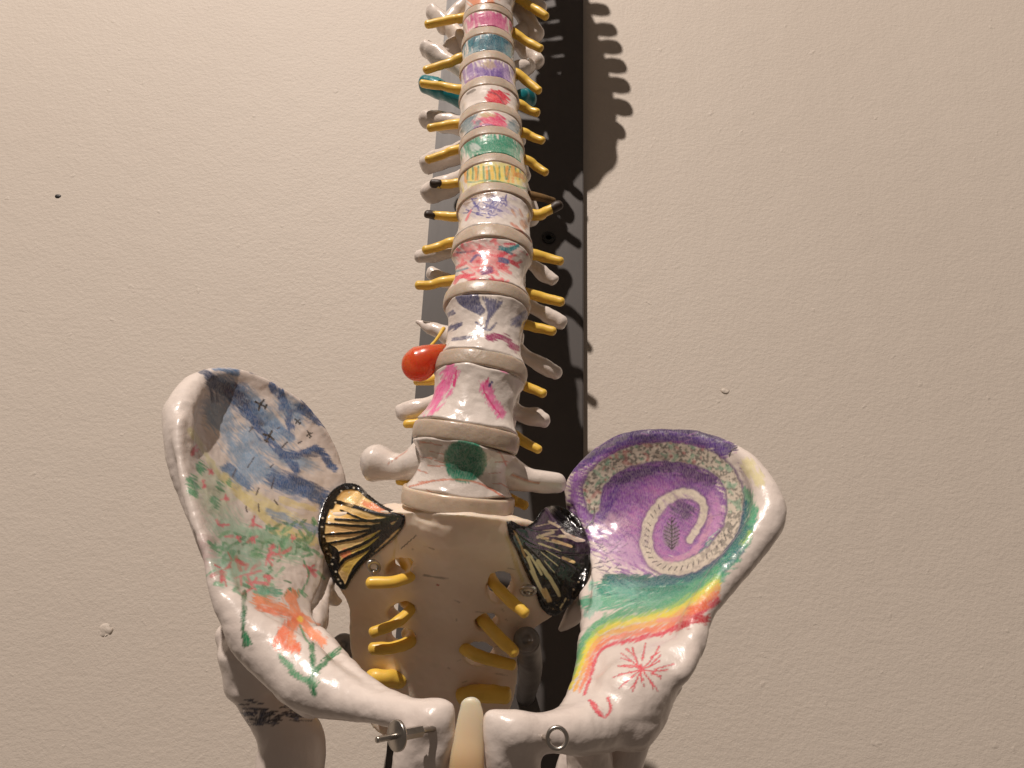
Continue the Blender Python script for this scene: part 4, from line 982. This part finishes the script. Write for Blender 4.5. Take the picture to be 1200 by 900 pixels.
def art_wr(cv, dist):
    cv.put(np.ones_like(cv.x), K)
    cv.put(np.clip((noise2(cv.x / 2.5, cv.y / 2.5) - .6) * 2, 0, .3), (40, 34, 34))
    yl = (255, 240, 190); ol = (250, 214, 150)
    for pts, w_, col in (([(945, 205), (985, 225), (1005, 245)], 4.5, yl), ([(900, 265), (960, 245)], 5, yl), ([(985, 262), (1030, 262)], 5, yl), ([(915, 268), (940, 270)], 4, ol), ([(960, 278), (1030, 300)], 4.6, ol), ([(1000, 345), (1040, 362)], 5, ol), ([(905, 290), (950, 305)], 3, yl),
                         ([(850, 315), (880, 350), (915, 410)], 4, yl), ([(900, 360), (950, 430), (985, 490)], 7, yl), ([(862, 345), (895, 430), (925, 500)], 6, yl), ([(925, 475), (945, 510)], 9, ol), ([(870, 400), (895, 450)], 5, yl), ([(810, 240), (835, 300), (850, 340)], 4, (196, 160, 110)), ([(1010, 505), (990, 540)], 2.5, yl)):
        cv.stroke([c7(*p) for p in pts], w_ * .9, col, 1, .4, .3, sm=len(pts) > 2)
    es = []
    for pts, w_ in (([(780, 205), (850, 270), (960, 330), (1060, 400)], 3), ([(800, 200), (900, 240), (1020, 225)], 2.6), ([(850, 290), (920, 360), (980, 450), (1000, 520)], 3), ([(800, 265), (850, 370), (890, 450), (940, 540)], 4), ([(860, 300), (1000, 330), (1090, 330)], 3)):
        pp = [tuple(p) for p in cr_spline(np.array([c7(*p) for p in pts]), 24)]; d, u, L_ = seg_dist(cv.x, cv.y, pp); e = np.clip((w_ / 2 - d) / .8, 0, 1); cv.put(e, K); es.append(e)
    for k_ in range(9):
        a_ = k_ / 8; q0 = (830 + 40 * a_, 235 + 60 * a_); q1 = (1010 + 40 * math.sin(a_ * 3) - 40 * a_, 200 + 270 * a_); m_ = (.35 + .12 * (k_ % 2), .78)
        cv.stroke([c7(q0[0] + (q1[0] - q0[0]) * m, q0[1] + (q1[1] - q0[1]) * m) for m in m_], 1.7, yl, .85, .5, .3, sm=False)
    cv.put(np.clip((3.4 - dist) / 1.2, 0, 1), K)
    R = random.Random(6)
    for x, y in ((975, 530), (990, 548), (960, 545), (1040, 470), (1060, 440), (1020, 510)): cv.blob(*c7(x, y), 1.5, 1.2, (170, 150, 120), .8, rough=0, soft=.4)
    return np.max(es, 0) * .0006 + (noise2(cv.x / 5, cv.y / 5) - .5) * .0008
wing_part([c7(*p) for p in [(385, 175), (345, 160), (300, 140), (245, 100), (205, 62), (150, 52), (100, 78), (62, 130), (40, 210), (45, 290), (80, 380), (115, 455), (150, 470), (175, 430), (225, 365), (290, 315), (345, 265), (378, 220)]], art_wl,
          "orange and yellow butterfly wing with black veins", (.33, .42))
wing_part([c7(*p) for p in [(775, 200), (800, 200), (850, 222), (890, 195), (925, 150), (985, 142), (1045, 175), (1085, 240), (1108, 320), (1105, 400), (1070, 480), (1010, 550), (960, 575), (915, 545), (890, 480), (855, 410), (820, 330), (790, 265)]], art_wr,
          "mostly black butterfly wing with pale yellow patches", (.33, .42))

# ------------------------------------------------------------------ symphysis, femurs, hardware
g = Geo(); chain(g, [(551, 827, .271, 12), (551, 838, .271, 14.5), (549, 862, .271, 17), (546, 900, .271, 20), (545, 960, .275, 24)], flat=.4, up=(0, 1, 0)); me = mesh_of("s", g); roughen(me, [(60, .0008)]); link("pubic_symphysis_cartilage", me, SYMPH, model)
g = Geo(); chain(g, [(302, 768, .372, 46), (298, 800, .374, 34)]); chain(g, [(268, 742, .372, 17), (287, 785, .374, 21), (304, 820, .374, 25), (330, 850, .374, 32), (341, 880, .374, 38), (341, 960, .374, 38), (341, 1100, .374, 36)])
me = fused("f", g, .0009, 14); roughen(me, [(50, .0012), (200, .0003)])
def art_fem(cv):
    R = random.Random(14)
    for k in range(60):
        x = R.uniform(278, 350); y = 838 + 10 * math.sin((x - 270) / 14) * .4 + R.uniform(-9, 10) + (x < 300) * (-12 + (x - 278) * .3) * R.uniform(0, 1.6)
        cv.stroke([(x, y), (x + R.uniform(8, 18), y + R.uniform(-3, 5))], 2.0, R.choice([(40, 46, 66), (64, 74, 100), (30, 34, 48)]), .75, .5, .6)
decorate(me, art_fem); fem = link("femur", me, BONE, model); fem["label"] = "femur with a dark blue pencilled wave"
g = Geo(); chain(g, [(755, 800, .325, 40), (745, 830, .335, 30)]); chain(g, [(788, 800, .33, 14), (768, 822, .335, 20), (750, 850, .338, 22), (732, 885, .342, 26), (725, 930, .345, 28), (722, 1060, .35, 28)])
me = fused("f", g, .0011, 12); roughen(me, [(50, .0012), (200, .0003)]); decorate(me, None); link("femur", me, BONE, model)

# threaded rod with washer
def lathe_along(g, P, axis, prof, seg=32):
    axis = nrm(axis); a = nrm(np.cross(axis, [0, 0, 1])); b = np.cross(axis, a); th = np.linspace(0, 2 * math.pi, seg, endpoint=False)
    V = [P + axis * h + max(r, 1e-5) * (np.cos(th)[:, None] * a + np.sin(th)[:, None] * b) for h, r in prof]
    g.add(np.vstack(V), grid_faces(len(prof), seg, wrap=True))
p0 = at(441, 867, .250); p1 = at(492, 857, .262); ax = nrm(p1 - p0); ln = np.linalg.norm(p1 - p0); r = mm(3.7, 862, .255)
g = Geo(); prof = [(0, 0), (0, r * .8), (.0003, r)]; nth = 26
for k in range(nth): h = .0006 + k * (ln - .0008) / nth; prof += [(h, r), (h + ln / nth * .5, r * .86)]
prof += [(ln + .006, r), (ln + .006, 0)]
lathe_along(g, p0, ax, prof, 20); bolt = build("bolt", g, STEEL, model)
g = Geo(); R_ = mm(17.5, 862, .255); h0 = ln * .42; lathe_along(g, p0, ax, [(h0, 0), (h0, R_ * .93), (h0 + .0003, R_), (h0 + .0011, R_), (h0 + .0014, R_ * .93), (h0 + .0014, 0)], 40); build("washer", g, STEEL, bolt)
g = Geo(); h0 = ln * .53; lathe_along(g, p0, ax, [(h0, 0), (h0, r * 1.9), (h0 + .0085, r * 1.9), (h0 + .0085, 0)], 6); me = mesh_of("n", g); link("nut", me, STEEL, bolt, smooth=False)
# eye screws
def eye(px, py, d, rpx, tpx, sx=1.0, tilt=0.0, stem=(-10, 2), nm="eye_screw"):
    c = at(px, py, d); R1 = mm(rpx, py, d); r1 = mm(tpx, py, d); g = Geo(); th = np.linspace(0, 2 * math.pi, 40, endpoint=False); ph = np.linspace(0, 2 * math.pi, 12, endpoint=False)
    X_ = nrm(np.array([sx, math.sqrt(max(0, 1 - sx * sx)), 0])); Z_ = nrm(np.array([0, -tilt, 1.0])); N = nrm(np.cross(X_, Z_)); V = []
    for t_ in th:
        e = math.cos(t_) * X_ + math.sin(t_) * Z_; V.append(c + R1 * e + r1 * (np.cos(ph)[:, None] * e + np.sin(ph)[:, None] * N))
    V = np.vstack(V); fc = [(i * 12 + j, i * 12 + (j + 1) % 12, ((i + 1) % 40) * 12 + (j + 1) % 12, ((i + 1) % 40) * 12 + j) for i in range(40) for j in range(12)]
    g.add(V, fc); s = at(px + stem[0], py + stem[1], d); tube(g, [s, s + np.array([-.002, .012, 0])], [r1 * 1.1, r1 * 1.1], seg=12)
    return build(nm, g, STEEL, model)
eye(653, 865, .262, 11.5, 2.6)
eye(438, 664, .378, 7, 2.6, sx=.8, tilt=.8, stem=(0, 6))
eye(619, 692, .378, 8, 2.4, sx=1, tilt=1.6, stem=(0, 3))
